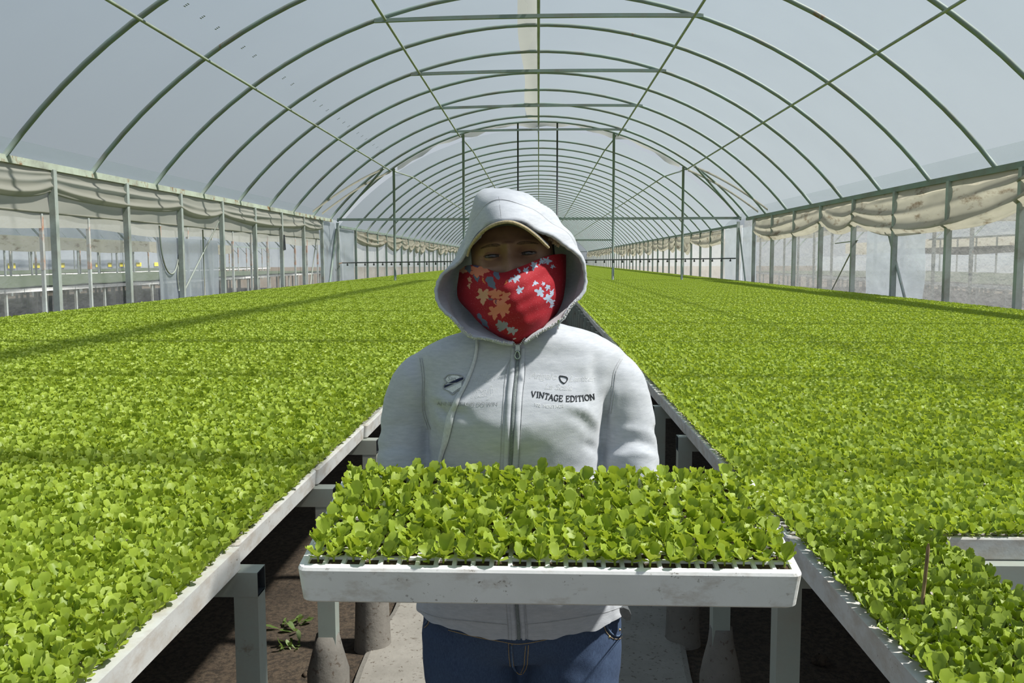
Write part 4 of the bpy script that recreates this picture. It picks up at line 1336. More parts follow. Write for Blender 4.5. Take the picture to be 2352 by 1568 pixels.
# --- body: head, neck, trunk, arms with hands and legs, one mesh
bb = MB()
loft(bb, [(0.72, CXJ, 0.14, 1.56, 1.73), (0.85, CXJ, 0.15, 1.535, 1.715), (1.0, CXJ, 0.14, 1.53, 1.71), (1.12, CXJ, 0.145, 1.515, 1.715), (1.22, CXJ, 0.13, 1.56, 1.71), (1.27, CXJ, 0.07, 1.58, 1.68)], 32, 2.2)
blob_tube(bb, [(CXJ, 1.64, 1.24), (-0.040, 1.63, 1.30), (-0.043, 1.615, 1.37)], [0.058, 0.052, 0.052], 20)
for s_, SL in ((-1, SLEEVE_L), (1, SLEEVE_R)):
    blob_tube(bb, SL, [0.045, 0.043, 0.038, 0.035, 0.034, 0.034, 0.031, 0.027, 0.023], 16)
    blob_tube(bb, [(CXJ + s_ * 0.09, 1.635, 0.74), (CXJ + s_ * 0.085, 1.62, 0.42), (CXJ + s_ * 0.082, 1.65, 0.09)], [0.078, 0.05, 0.036], 16)
    # the hand lies palm up under the tray, five bent fingers spread against its underside
    w = np.array(SL[-1]); hx = w[0]
    tz = 0.937
    palm = [w, (hx + s_ * 0.004, 1.375, tz), (hx + s_ * 0.006, 1.335, tz + 0.006)]
    blob_tube(bb, [tuple(q) for q in palm], [0.022, 0.024, 0.021], 12)
    for q, (dx, L) in enumerate(((-0.027, 0.062), (-0.010, 0.074), (0.008, 0.070), (0.025, 0.054))):
        bx = hx + dx; y0 = 1.335
        blob_tube(bb, [(hx + dx * 0.8, 1.352, tz + 0.004), (bx, y0 - 0.006, tz + 0.010), (bx + dx * 0.12, y0 - L * 0.5, tz + 0.013 - 0.004), (bx + dx * 0.18, y0 - L, tz + 0.013 - 0.010 * (q % 2))], [0.0105, 0.0095, 0.0088, 0.0075], 10)
    blob_tube(bb, [(hx - s_ * 0.014, 1.385, tz), (hx - s_ * 0.040, 1.365, tz + 0.004), (hx - s_ * 0.056, 1.338, tz + 0.010), (hx - s_ * 0.060, 1.322, tz + 0.012)], [0.012, 0.0115, 0.010, 0.008], 10)
bv, bf = remesh(bb, 0.0055, 4)
mb = MB(); mb.add(bv, bf, 0, True)

HC = np.array([-0.046, 1.606, 1.4255])         # middle of the head at eye height
HR = Euler((math.radians(-3), math.radians(-4.4), math.radians(-2)), 'XYZ').to_matrix()
HRn = np.array(HR)
def head_w(p_): return HC + HRn @ np.asarray(p_, float)
def gs(x, c, s_): return math.exp(-((x - c) / s_) ** 2)
EX = 0.0315
def face_y(x, z):
    """Front surface of the face in head coordinates (front is -y)."""
    az = 0.096 if z > 0 else 0.118
    zz = z / az
    jaw = 1.0 if z > -0.02 else 1.0 - 0.28 * ((-z - 0.02) / 0.1) ** 1.3
    a = 0.073 * jaw
    k = 1 - (abs(x) / a) ** 2.25 - abs(zz) ** 2.3
    y = -0.088 * max(k, 0) ** (1 / 2.25) if k > 0 else 0.0
    f_ = min(1.0, max(0.0, k * 3))
    d = 0.0
    d += 0.013 * gs(abs(x), EX, 0.0165) * gs(z, -0.001, 0.0115)          # sockets
    d += 0.0115 * gs(abs(x), 0.0170, 0.0080) * gs(z, 0.0, 0.0085)
    d -= 0.0050 * gs(abs(x), 0.030, 0.020) * gs(z, 0.0205, 0.007)          # brow
    d -= 0.0035 * gs(x, 0, 0.014) * gs(z, 0.018, 0.010)
    nz = min(max((0.012 - z) / 0.05, 0), 1)
    if -0.046 < z < 0.02: d -= (0.006 + 0.018 * nz ** 1.2) * gs(x, 0, 0.0075 + 0.0055 * nz) * (1 if z > -0.038 else max(0, 1 - (-0.038 - z) / 0.008))
    d -= 0.0065 * gs(abs(x), 0.041, 0.017) * gs(z, -0.026, 0.013)          # raised cheeks of a smile
    d += 0.0022 * gs(abs(x), 0.034, 0.016) * gs(z, -0.0135, 0.0025)        # crease under the eye
    d += 0.0012 * gs(abs(x), 0.056, 0.009) * (gs(z, 0.003, 0.0016) + gs(z, -0.004, 0.0016))   # crow's feet
    d -= 0.004 * gs(x, 0, 0.022) * gs(z, -0.072, 0.01)                     # lips
    return y + d * f_
n_u, n_v = 150, 130
G = []
for i in range(n_v + 1):
    th = math.pi * i / n_v
    row = []
    for j in range(n_u):
        ph = 2 * math.pi * j / n_u
        sx, sy = math.sin(th) * math.sin(ph), -math.sin(th) * math.cos(ph)
        z = 0.096 * math.cos(th) if math.cos(th) > 0 else 0.118 * math.cos(th)
        jaw = 1.0 if z > -0.02 else 1.0 - 0.28 * ((-z - 0.02) / 0.1) ** 1.3
        x = 0.073 * jaw * math.copysign(abs(sx) ** 0.95, sx)
        if sy < 0:
            k = abs(sy) ** 0.9
            yy_ = face_y(x, z)
            row.append(head_w((x, yy_, z)))
        else:
            row.append(head_w((x, 0.098 * sy, z)))
    G.append(row)
mb.grid(G, 0, True, closed_v=True)
# ears, mostly under the hood
for s_ in (-1, 1):
    mb.grid([[head_w((s_ * (0.070 + 0.006 * math.sin(b)), 0.012 + 0.014 * math.cos(a) * math.cos(b), -0.008 + 0.028 * math.sin(a) * math.cos(b))) for a in np.linspace(0, 2 * math.pi, 20)] for b in np.linspace(-1.5, 1.5, 8)], 0, True)
EYE_Y = {s_: face_y(s_ * EX, 0.0) + 0.0108 for s_ in (-1, 1)}
RL = 0.0168
def lid(s_, x, z, r=RL):
    return head_w((s_ * EX + x, EYE_Y[s_] - math.sqrt(max(r * r - x * x - z * z, 1e-8)), z))
def slit_u(x): return 0.0027 * (1 - (x / 0.0155) ** 2) + 0.0002
def slit_l(x): return -0.0030 * (1 - (x / 0.0155) ** 2) - 0.0006
for s_ in (-1, 1):
    for up in (1, -1):
        G = []
        for t in np.linspace(0, 1, 12):
            row = []
            for x in np.linspace(-0.0155, 0.0155, 30):
                e = slit_u(x) if up > 0 else slit_l(x)
                lim = up * math.sqrt(max(0.0160 ** 2 - x * x, 0)) * 0.98
                z = e * (1 - t) + lim * t
                row.append(lid(s_, x, z, RL + (0.0006 if t < 0.12 else 0) - 0.0004 * math.exp(-((t - 0.5) / 0.08) ** 2)))
            G.append(row)
        mb.grid(G, 0, True)
body = part(mb, 'body', M['skin'], person)
for s_ in (-1, 1):
    e = MB(); G = []
    gaze = np.array([0.06 * -s_ * 0 + 0.02, -1, -0.02]); gaze /= np.linalg.norm(gaze)
    for th in np.linspace(0, math.pi, 22):
        G.append([(math.sin(th) * math.cos(a), -math.cos(th), math.sin(th) * math.sin(a)) for a in np.linspace(0, 2 * math.pi, 28, endpoint=False)])
    rr_ = 0.0158
    e.grid([[head_w((s_ * EX + q[0] * rr_ + 0.0003, EYE_Y[s_] + q[1] * rr_, q[2] * rr_)) for q in row] for row in G], 0, True, closed_v=True)
    # iris: the first rings
    e.m = [1 if (k // 28) < 3 else 0 for k in range(len(e.f))]
    part(e, 'eye', [M['eye_white'], M['iris']], person)
    l_ = MB()
    for dz, r_ in ((0.0002, 0.00042),):
        l_.tube([lid(s_, x, slit_u(x) + dz, RL + 0.0005) for x in np.linspace(-0.0150, 0.0152, 20)], [0.0002 + r_ * math.sin(math.pi * t) ** 0.5 for t in np.linspace(0.02, 0.98, 20)], 6)
    l_.tube([lid(s_, x, slit_l(x), RL + 0.0003) for x in np.linspace(-0.0145, 0.0145, 16)], 0.0003, 5)
    part(l_, 'eyelashes', M['lash'], person)
    b_ = MB(); G = []
    for t in np.linspace(0, 1, 24):
        x = s_ * (0.014 + 0.036 * t); z = 0.0140 + 0.0050 * math.sin(math.pi * (0.15 + 0.6 * t)) - 0.003 * t
        hw = 0.0026 * (1 - t) ** 0.5 * min(1, t * 5 + 0.15) + 0.0004
        G.append([head_w((x, face_y(x, z + q * hw) - 0.0008 * (1 - q * q) - 0.0002, z + q * hw)) for q in (-1, -0.5, 0, 0.5, 1)])
    b_.grid(G, 0, True); part(b_, 'eyebrow', M['brow'], person)
# dark hair at the temples
for s_ in (-1, 1):
    mb = MB(); G = []
    for t in np.linspace(0, 1, 10):
        z = 0.055 - 0.10 * t
        G.append([head_w((s_ * (0.0690 + 0.006 * math.sin(q * 3.1)), -0.028 + 0.07 * q, z)) for q in np.linspace(0, 1, 8)])
    mb.grid(G, 0, True); part(mb, 'hair', M['lash'], person)

# --- cap: crown on the head, curved visor with a tan bound edge
cap_me = MB(); G = []
for th in np.linspace(0.02, 1.10, 16):
    G.append([head_w((0.079 * math.sin(th) * math.sin(a), -0.096 * math.sin(th) * math.cos(a), 0.008 + 0.094 * math.cos(th))) for a in np.linspace(0, 2 * math.pi, 48, endpoint=False)])
cap_me.grid(G, 0, True, closed_v=True)
cap = part(cap_me, 'cap', M['cap_under'], person, label='dark cap with a tan bound visor')
VIS = catmull([P(1074, 590, 1.522) , P(1080, 571, 1.508), P(1097, 546, 1.482), P(1122, 525, 1.455), P(1150, 514, 1.440), P(1176, 513, 1.438), P(1205, 525, 1.448), P(1232, 545, 1.470), P(1252, 564, 1.497), P(1260, 571, 1.508)], 60)
VIN = catmull([P(1079, 582, 1.560), P(1084, 563, 1.550), P(1100, 541, 1.540), P(1124, 528, 1.532), P(1150, 520, 1.526), P(1176, 519, 1.525), P(1203, 528, 1.530), P(1229, 544, 1.538), P(1250, 560, 1.548), P(1260, 567, 1.556)], 60)
mb = MB(); G = []
for t in np.linspace(0, 1, 12):
    G.append([VIS[i] * (1 - t) + VIN[i] * t + np.array([0, 0, 0.006 * math.sin(math.pi * t)]) for i in range(60)])
top_ = [[q + np.array([0, 0, 0.002]) for q in row] for row in G]
mb.grid(G, 0, True); mb.grid([r[::-1] for r in top_], 0, True)
sub(mb, 'visor', M['cap_under'], cap)
mb = MB(); mb.tube([q + np.array([0, -0.001, 0.0018]) for q in VIS], [0.0022 + 0.0006 * math.sin(math.pi * t) for t in np.linspace(0, 1, 60)], 8); sub(mb, 'visor_edge', M['cap_edge'], cap, label='tan bound visor edge')
mb = MB()
for (x, y, r_) in ((1265, 545, 7), (1274, 553, 8), (1270, 536, 5), (1282, 562, 5)):
    c = np.array(P(x, y, 1.535)); mb.add([c + np.array([0, -0.001, 0])] + [c + np.array([r_ / 1340 * (0.65 + 0.35 * abs(math.cos(2.5 * a))) * math.cos(a), 0, r_ / 1340 * (0.65 + 0.35 * abs(math.cos(2.5 * a))) * 1.4 * math.sin(a)]) for a in np.linspace(0, 2 * math.pi, 20, endpoint=False)],
                                      [(0, k + 1, (k + 1) % 20 + 1) for k in range(20)])
sub(mb, 'cap_print', M['cap_flower'], cap)

# --- hood
HOOD = [  # rim, middle, back: (photo x, photo y, distance)
    ((1178, 790, 1.507), (1185, 775, 1.60), (1186, 740, 1.70)),
    ((1135, 782, 1.507), (1148, 762, 1.60), (1165, 728, 1.70)),
    ((1086, 774, 1.508), (1115, 748, 1.60), (1145, 715, 1.705)),
    ((1057, 750, 1.515), (1085, 738, 1.615), (1125, 700, 1.715)),
    ((1022, 715, 1.535), (1063, 715, 1.635), (1112, 685, 1.725)),
    ((999, 672, 1.548), (1049, 680, 1.65), (1105, 660, 1.74)),
    ((1014, 635, 1.552), (1052, 640, 1.67), (1102, 625, 1.755)),
    ((1048, 607, 1.550), (1066, 592, 1.67), (1103, 590, 1.765)),
    ((1079, 571, 1.535), (1078, 545, 1.64), (1108, 560, 1.775)),
    ((1111, 530, 1.500), (1087, 492, 1.62), (1118, 520, 1.785)),
    ((1138, 512, 1.474), (1103, 450, 1.605), (1128, 490, 1.79)),
    ((1160, 507, 1.466), (1132, 436, 1.60), (1140, 480, 1.79)),
    ((1195, 511, 1.472), (1183, 440, 1.605), (1160, 485, 1.79)),
    ((1228, 526, 1.492), (1235, 470, 1.62), (1180, 500, 1.785)),
    ((1266, 545, 1.515), (1277, 512, 1.635), (1200, 530, 1.775)),
    ((1305, 568, 1.533), (1303, 552, 1.65), (1220, 560, 1.765)),
    ((1333, 597, 1.545), (1310, 595, 1.66), (1230, 595, 1.755)),
    ((1347, 635, 1.550), (1308, 637, 1.655), (1235, 630, 1.745)),
    ((1340, 667, 1.545), (1300, 670, 1.645), (1235, 660, 1.735)),
    ((1316, 700, 1.532), (1285, 702, 1.63), (1230, 685, 1.725)),
    ((1290, 732, 1.518), (1265, 728, 1.615), (1222, 705, 1.715)),
    ((1248, 760, 1.508), (1238, 748, 1.60), (1210, 722, 1.705)),
    ((1203, 786, 1.507), (1205, 768, 1.60), (1196, 735, 1.70)),
]
rim = catmull([P(*h[0]) for h in HOOD], 180); mid = catmull([P(*h[1]) for h in HOOD], 180); back = catmull([P(*h[2]) for h in HOOD], 180)
G = []
for i in range(180):
    u = i / 179
    top_w = math.exp(-((u - 0.5) / 0.22) ** 2)
    row = []
    ctr = np.array([-0.046, 1.64, 1.40])
    for t in np.linspace(0, 1, 44):
        # quadratic through rim, middle and back, puffed outwards in front of the middle
        w0, w1, w2 = (1 - t) * (1 - 2 * t), 4 * t * (1 - t), t * (2 * t - 1)
        q = rim[i] * w0 + mid[i] * w1 + back[i] * w2
        n_ = q - ctr; n_[1] *= 0.3; n_ /= np.linalg.norm(n_) + 1e-9
        puff = 0.0055 * math.sin(math.pi * min(t * 2, 1)) * top_w ** 2 * (1 if t < 0.5 else 0)
        q = q + n_ * puff
        q = q + n_ * (0.0025 * math.sin(u * 37 + t * 9) * math.sin(math.pi * t) + 0.0018 * math.sin(u * 71 - t * 17))
        # hem band: a shallow groove along the stitched line
        q = q - n_ * 0.0022 * math.exp(-((t - 0.15) / 0.018) ** 2)
        # raw, slightly ragged rim
        if t == 0: q = q + np.array([0.0008 * math.sin(i * 1.7), 0, 0.0005 * math.sin(i * 2.3 + 1)])
        row.append(q)
    G.append(row)
mb = MB(); mb.grid(G, 0, True)
mb.v = [tuple(np.array(p_) - PO) for p_ in mb.v]
hood = mb.build('hood', M['fabric'], hoodie)
sd = hood.modifiers.new('cloth_thickness', 'SOLIDIFY'); sd.thickness = 0.0055; sd.offset = 0.0
HG = np.array(G)
mb = MB()
ic = 89
for d in (-2, 2):
    mb.tube([HG[ic + d, k] + np.array([0, -0.0026, 0.0010]) for k in range(1, 26)], 0.0005, 5)
mb.tube([HG[i, 7] + (HG[i, 7] - np.array([-0.046, 1.64, 1.40])) * 0.018 + np.array([0, -0.0006, 0]) for i in range(40, 140)], 0.0005, 5)
sub(mb, 'hood_seam', M['seam'], hoodie)
# frayed edge at the throat
mb = MB(); rs = random.Random(5)
for i in list(range(2, 30)) + list(range(150, 178)):
    for q in range(3):
        b_ = rim[i] + np.array([rs.uniform(-.002, .002), -0.003, rs.uniform(-.001, .002)])
        e_ = b_ + np.array([rs.uniform(-.003, .003), rs.uniform(-.002, 0), rs.uniform(-.003, .002)])
        mb.tube([b_, (b_ + e_) / 2 + np.array([0, -.001, 0.001]), e_], [0.0006, 0.0005, 0.0003], 4)
sub(mb, 'frayed_edge', M['fray'], hoodie)

# --- bandana over nose, mouth and neck
ROWS = [
    [(1056, 620, 1.610), (1076, 609, 1.575), (1105, 612, 1.537), (1150, 627, 1.500), (1195, 613, 1.503), (1250, 590, 1.537), (1284, 583, 1.580), (1299, 585, 1.615)],
    [(1054, 640, 1.612), (1072, 634, 1.573), (1102, 634, 1.532), (1150, 643, 1.485), (1197, 635, 1.489), (1253, 620, 1.532), (1287, 612, 1.578), (1299, 613, 1.615)],
    [(1051, 664, 1.612), (1070, 663, 1.572), (1101, 667, 1.527), (1150, 672, 1.481), (1202, 668, 1.483), (1256, 655, 1.527), (1288, 648, 1.575), (1298, 648, 1.612)],
    [(1056, 690, 1.602), (1074, 698, 1.564), (1106, 708, 1.523), (1152, 712, 1.486), (1206, 707, 1.486), (1253, 697, 1.522), (1278, 690, 1.566), (1291, 690, 1.605)],
    [(1082, 718, 1.588), (1096, 733, 1.555), (1121, 748, 1.527), (1158, 753, 1.502), (1206, 750, 1.501), (1241, 741, 1.526), (1260, 733, 1.556), (1275, 724, 1.596)],
    [(1110, 748, 1.580), (1128, 762, 1.556), (1148, 774, 1.540), (1177, 784, 1.526), (1197, 784, 1.526), (1219, 774, 1.540), (1240, 760, 1.558), (1255, 747, 1.590)],
    [(1130, 775, 1.610), (1145, 785, 1.600), (1160, 792, 1.590), (1180, 800, 1.580), (1195, 800, 1.580), (1212, 792, 1.590), (1228, 785, 1.600), (1242, 775, 1.615)],
]
A_ = np.array([catmull(r_, 400) for r_ in ROWS])
B_ = np.stack([catmull(A_[:, j], 350) for j in range(A_.shape[1])], 1)      # (rows, columns, 3) in photo measure + distance
bw = np.array([[P(*B_[i, j]) for j in range(400)] for i in range(350)])
# soft cloth folds
u_, v_ = np.meshgrid(np.linspace(0, 1, 400), np.linspace(0, 1, 350))
fold = 0.0022 * np.sin(v_ * 15 + u_ * 6) * np.exp(-((u_ - 0.15) / 0.18) ** 2) + 0.0018 * np.sin(v_ * 13 - u_ * 9 + 1) * np.exp(-((u_ - 0.85) / 0.2) ** 2) + 0.0016 * np.sin(u_ * 17 + v_ * 5) * v_ + 0.0009 * np.sin(u_ * 31 - v_ * 12) + 0.0008 * np.sin(v_ * 34 + u_ * 8)
bw[:, :, 1] += fold
def star(x, y, cx_, cy_, r_, lobes=5, ph=0.0, depth=0.45, sx=1.0):
    dx, dy = (x - cx_) / sx, y - cy_
    rr_ = np.hypot(dx, dy); a = np.arctan2(dy, dx)
    w = np.mod(lobes * a / (2 * np.pi) + ph, 1.0)
    k_ = np.floor(lobes * a / (2 * np.pi) + ph)
    return rr_ < r_ * 1.15 * (1 - depth + depth * (1 - np.abs(2 * w - 1)) ** 0.9) * (1 + 0.16 * np.sin(k_ * 2.4 + cx_))
def ell(x, y, cx_, cy_, a, b, deg):
    t = math.radians(deg); dx, dy = x - cx_, y - cy_
    u = dx * math.cos(t) + dy * math.sin(t); w = -dx * math.sin(t) + dy * math.cos(t)
    return (u / a) ** 2 + (np.abs(w) / (b * np.clip(1 - 0.5 * (u / a), 0.2, 2))) ** 2 < 1
X_, Y_ = B_[:, :, 0], B_[:, :, 1]
wx = X_ + 1.0 * np.sin(Y_ * 0.5) + 0.4 * np.sin(Y_ * 1.1 + X_ * 0.4); wy = Y_ + 1.0 * np.sin(X_ * 0.45 + 1) + 0.4 * np.sin(X_ * 1.0)
Cc = np.empty(X_.shape + (4,)); Cc[:] = (0.30, 0.0025, 0.012, 1)
rs = np.random.RandomState(12)
gl = rs.uniform(size=X_.shape) > 0.994
Cc[gl] = (0.75, 0.25, 0.28, 1)
SALM, TAN, SLATE, SKY_ = (0.60, 0.20, 0.12, 1), (0.55, 0.30, 0.19, 1), (0.10, 0.13, 0.19, 1), (0.33, 0.42, 0.54, 1)
def put(mask, c): Cc[mask] = c
put(ell(wx, wy, 1130, 651, 18, 8, 58), SLATE); put(ell(wx, wy, 1142, 633, 12, 5.5, 62), SLATE); put(ell(wx, wy, 1077, 619, 10, 8, 60), SLATE); put(ell(wx, wy, 1096, 638, 9, 6, 70), SLATE)
put(star(wx, wy, 1101, 621, 15, 7, 0.4, 0.3, 1.2), SALM); put(star(wx, wy, 1063, 620, 9, 5, 0.3), TAN); put(star(wx, wy, 1080, 642, 7, 5, 0.9, 0.5, 0.7), TAN); put(star(wx, wy, 1079, 656, 6, 5, 0.2, 0.5, 0.6), TAN)
put(ell(wx, wy, 1095, 610, 9, 4, 10), (0.06, 0.05, 0.14, 1))
for (cx_, cy_, r_, ph) in ((1111, 679, 16, 0.2), (1138, 675, 14, 0.8), (1161, 681, 12, 0.1), (1150, 700, 15, 0.5), (1158, 711, 15, 1.1), (1136, 716, 14, 0.3)):
    put(star(wx, wy, cx_, cy_, r_, 5, ph, 0.5), SALM if cy_ > 690 or cx_ > 1120 else TAN)
put(ell(wx, wy, 1128, 687, 6, 2.5, 30), (0.16, 0.07, 0.10, 1)); put(ell(wx, wy, 1140, 693, 6, 2, 80), (0.20, 0.06, 0.08, 1))
for k_, (cx_, cy_, r_) in enumerate(((1185, 640, 10), (1172, 644, 5), (1208, 621, 7), (1226, 610, 9), (1243, 601, 7), (1256, 599, 9), (1268, 612, 5), (1193, 666, 9), (1228, 651, 6), (1247, 652, 4.5), (1257, 660, 6.5), (1239, 671, 11),
                                     (1267, 671, 6), (1258, 684, 10), (1267, 693, 6.5), (1266, 702, 5), (1192, 622, 4))):
    put(star(wx, wy, cx_, cy_, r_, 5, k_ * 0.7, 0.6), SKY_ if k_ > 1 else (0.30, 0.37, 0.46, 1))
put(star(wx, wy, 1153, 747, 11, 8, 0.1, 0.25, 1.2), (0.24, 0.24, 0.30, 1)); put(star(wx, wy, 1176, 758, 10, 5, 0.5, 0.55, 1.2), (0.32, 0.32, 0.38, 1)); put(ell(wx, wy, 1181, 776, 4, 1.5, 0), (0.6, 0.5, 0.5, 1))
put(ell(wx, wy, 1115, 742, 14, 5, 55), SLATE); put(ell(wx, wy, 1103, 727, 9, 4, 60), SLATE); put(ell(wx, wy, 1112, 645, 9, 1.8, 70), (0.55, 0.16, 0.04, 1)); put(ell(wx, wy, 1163, 648, 8, 1.6, -60), (0.55, 0.13, 0.04, 1))
mb = MB(); mb.grid(bw, 0, True)
mb.v = [tuple(np.array(p_) - PO) for p_ in mb.v]
m_, nt_n, bs_, _o = new_mat('red_floral_cotton')
at_ = N(nt_n, 'ShaderNodeAttribute', attribute_name='print'); nt_n.links.new(at_.outputs['Color'], bs_.inputs['Base Color'])
bs_.inputs['Roughness'].default_value = 0.8
bump(nt_n, bs_, noise(nt_n, coords(nt_n, 'Object', (600, 600, 600)), 1.0, 2), 0.3, 0.001)
M['bandana'] = m_
me = mb.mesh('bandana', [m_])
ca = me.color_attributes.new('print', 'FLOAT_COLOR', 'POINT'); ca.data.foreach_set('color', Cc.reshape(-1))
bandana = link('bandana', me, person, label='red bandana printed with flowers')
sd = bandana.modifiers.new('cloth_thickness', 'SOLIDIFY'); sd.thickness = 0.002; sd.offset = 0.0

# ------------------------------------------------------------------ the spray boom, small things on the ground and on the walls
boom = thing('spray_boom', (0, 25.18, 1.40), 'long thin dark spray boom with nozzles hanging across the house at the open frame', 'spray boom')
bz = lambda x: 1.405 + 0.0085 * x
mb = MB(); mb.tube([(x, 25.18, bz(x)) for x in np.linspace(-5.55, 5.5, 24)], 0.017, 6); part(mb, 'pipe', M['dark_pipe'], boom)
for k in range(44):
    x = -5.4 + k * 0.25
    if abs(x) > 5.45: continue
    mb = MB(); mb.lathe([(0, -0.085), (0.022, -0.085), (0.026, -0.05), (0.012, -0.03), (0.012, 0.0)], x, 25.18, 6)
    mb.v = [(q[0], q[1], q[2] + bz(x)) for q in mb.v]
    part(mb, 'nozzle', M['dark_pipe'], boom)
for x in (-0.575, 0.52):
    mb = MB(); mb.tube([(x, 25.2, bz(x)), (x, 25.24, 2.6)], 0.012, 6); part(mb, 'hanger', M['dark_pipe'], boom)
mb = MB(); mb.tube([(-5.55, 25.18, bz(-5.5)), (-5.9 + 0.3, 25.0, 1.33)], 0.012, 6); part(mb, 'hose_end', simple('rusty_hose', (0.20, 0.10, 0.05), 0.7), boom)

def rod(a, b, r, label, m='post'):
    mb = MB(); mb.tube([a, b], r, 6); struct(mb, 'brace_rod', M[m], label)
rod((XL - 0.02, 16.0, 2.2), (XL - 0.02, 13.95, 0.75), 0.012, 'thin leaning rod on the white sheet, shaded wall', 'bench_steel')
rod((XL - 0.02, 15.1, 1.95), (XL - 0.02, 15.1, 0.4), 0.012, 'thin upright rod on the white sheet, shaded wall', 'bench_steel')
rod((XL - 0.02, 22.9, 2.0), (XL - 0.02, 22.0, 0.5), 0.014, 'thin leaning rod near the frame, shaded wall', 'bench_steel')
rod((XL + 0.0, 25.1, 2.3), (XL + 0.0, 24.0, 0.5), 0.030, 'leaning brace on the white sheet at the frame, shaded wall', 'steel')
rod((XR - 0.02, 25.4, 2.3), (XR - 0.02, 24.3, 0.5), 0.022, 'leaning brace on the white sheet at the frame, sunny wall', 'steel')
rod((XR + 0.02, 14.75, 1.9), (XR + 0.02, 13.75, 0.5), 0.022, 'leaning rod behind the white sheet, sunny wall')
rod((XR + 0.02, 16.15, 1.75), (XR + 0.02, 17.6, 0.7), 0.012, 'thin leaning rod beside the white sheet, sunny wall', 'bench_steel')
rod((XR + 0.02, 16.1, 1.75), (XR + 0.02, 17.3, 1.72), 0.010, 'thin level rod beside the white sheet, sunny wall', 'bench_steel')
# a dark rag tied to a post and a hanging hose
mb = MB(); G = []
for t in np.linspace(0, 1, 10):
    w = 0.018 + 0.05 * t ** 1.5
    G.append([(XL + 0.065 + 0.02 * math.sin(q * 3), 19.66 + w * math.cos(q) + 0.02 * t, 1.98 - 0.32 * t + 0.01 * math.cos(q * 2)) for q in np.linspace(0, 2 * math.pi, 10, endpoint=False)])
mb.grid(G, 0, True, closed_v=True)
mb.build('rag', M['dark_pipe'], label='small dark rag tied to a wall post on the shaded side', cat='rag')
mb = MB(); mb.tube(catmull([(XL - 0.03, 13.38, 1.95), (XL - 0.03, 13.42, 1.6), (XL - 0.03, 13.55, 1.33), (XL - 0.03, 13.75, 1.22), (XL - 0.03, 13.95, 1.30), (XL - 0.03, 14.1, 1.55), (XL - 0.03, 14.0, 1.2), (XL - 0.03, 14.03, 0.95)], 50), 0.012, 6)
mb.build('hose', M['bench_steel'], label='thin grey hose looping down the white sheet on the shaded wall', cat='hose')

# weeds and clods on the bare soil by the aisle
M['weed'] = leaf_mat('weed_leaf', (0.10, 0.17, 0.04), (0.17, 0.25, 0.07), (1.0, 1.0, 0.7))
rs = random.Random(77)
for i, (x, y, s_, lab) in enumerate(((-0.98, 3.36, 1.0, 'small green weed on the soil beyond the second bench leg'), (-0.92, 3.18, 0.8, 'smaller weed on the soil just before the other weed'))):
    mb, tint = MB(), []
    for k in range(14):
        ang = rs.uniform(0, 6.28); L = s_ * rs.uniform(0.03, 0.06)
        n0 = len(mb.v); bx, by = x + rs.uniform(-.05, .05) * s_, y + rs.uniform(-.05, .05) * s_
        mb.grid(leaf_pts(rs, ang, rs.uniform(0.3, 1.1), L, L * 0.35, 4, 2, 0.001, bx, by, -0.012)); tint.extend([rs.random()] * (len(mb.v) - n0))
    link('weed', tinted(mb, tint, 'weed'), label=lab, cat='weed').data.materials[0] = M['weed']
CL = [(-1.12, 2.62, 0.05, 'largest dirt clod on the soil under the stickless bench'), (-0.93, 2.75, 0.028, 'small dirt clod near the largest one'), (-1.02, 3.05, 0.02, 'tiny dirt clod between the largest clod and the weeds'),
      (-0.80, 2.95, 0.018, 'tiny dirt clod nearest the concrete path'), (1.0, 3.1, 0.03, 'dirt clod in the dark under the bench with the stick'), (1.22, 3.35, 0.035, 'second dirt clod in the dark under the bench with the stick')]
for x, y, r_, lab in CL:
    mb = MB(); rq = np.random.RandomState(int(r_ * 9999)); pts = []
    for b in np.linspace(-1.45, 1.45, 9):
        pts.append([(math.cos(b) * math.cos(a), math.cos(b) * math.sin(a), 0.65 * math.sin(b)) for a in np.linspace(0, 2 * math.pi, 14, endpoint=False)])
    G = np.array(pts); nn = vnoise(G.reshape(-1, 3) * 0.5, int(r_ * 999)).reshape(9, 14, 1)
    mb.grid(np.array([x, y, 0.3 * r_ - 0.01]) + G * r_ * (1 + 0.22 * nn), 0, True, closed_v=True)
    mb.build('dirt_clod', M['soil'], label=lab, cat='clod', group='dirt clods on the soil')

# ------------------------------------------------------------------ the neighbouring houses seen through the side walls
M['far_green'] = simple('distant_seedlings', (0.075, 0.095, 0.05), 0.9, 0.35, 30)
M['far_dark'] = simple('distant_shade', (0.035, 0.032, 0.03), 0.95, 0.5, 5)
M['yellow'] = simple('yellow_sticky_board', (0.80, 0.66, 0.04), 0.6, 0.05, 8)
M['shade_net'] = simple('dark_shade_net', (0.085, 0.085, 0.09), 0.9, 0.2, 8)
M['rust_post'] = rusty('rusty_post', (0.36, 0.38, 0.36), amount=0.55, rust=(0.30, 0.13, 0.06))


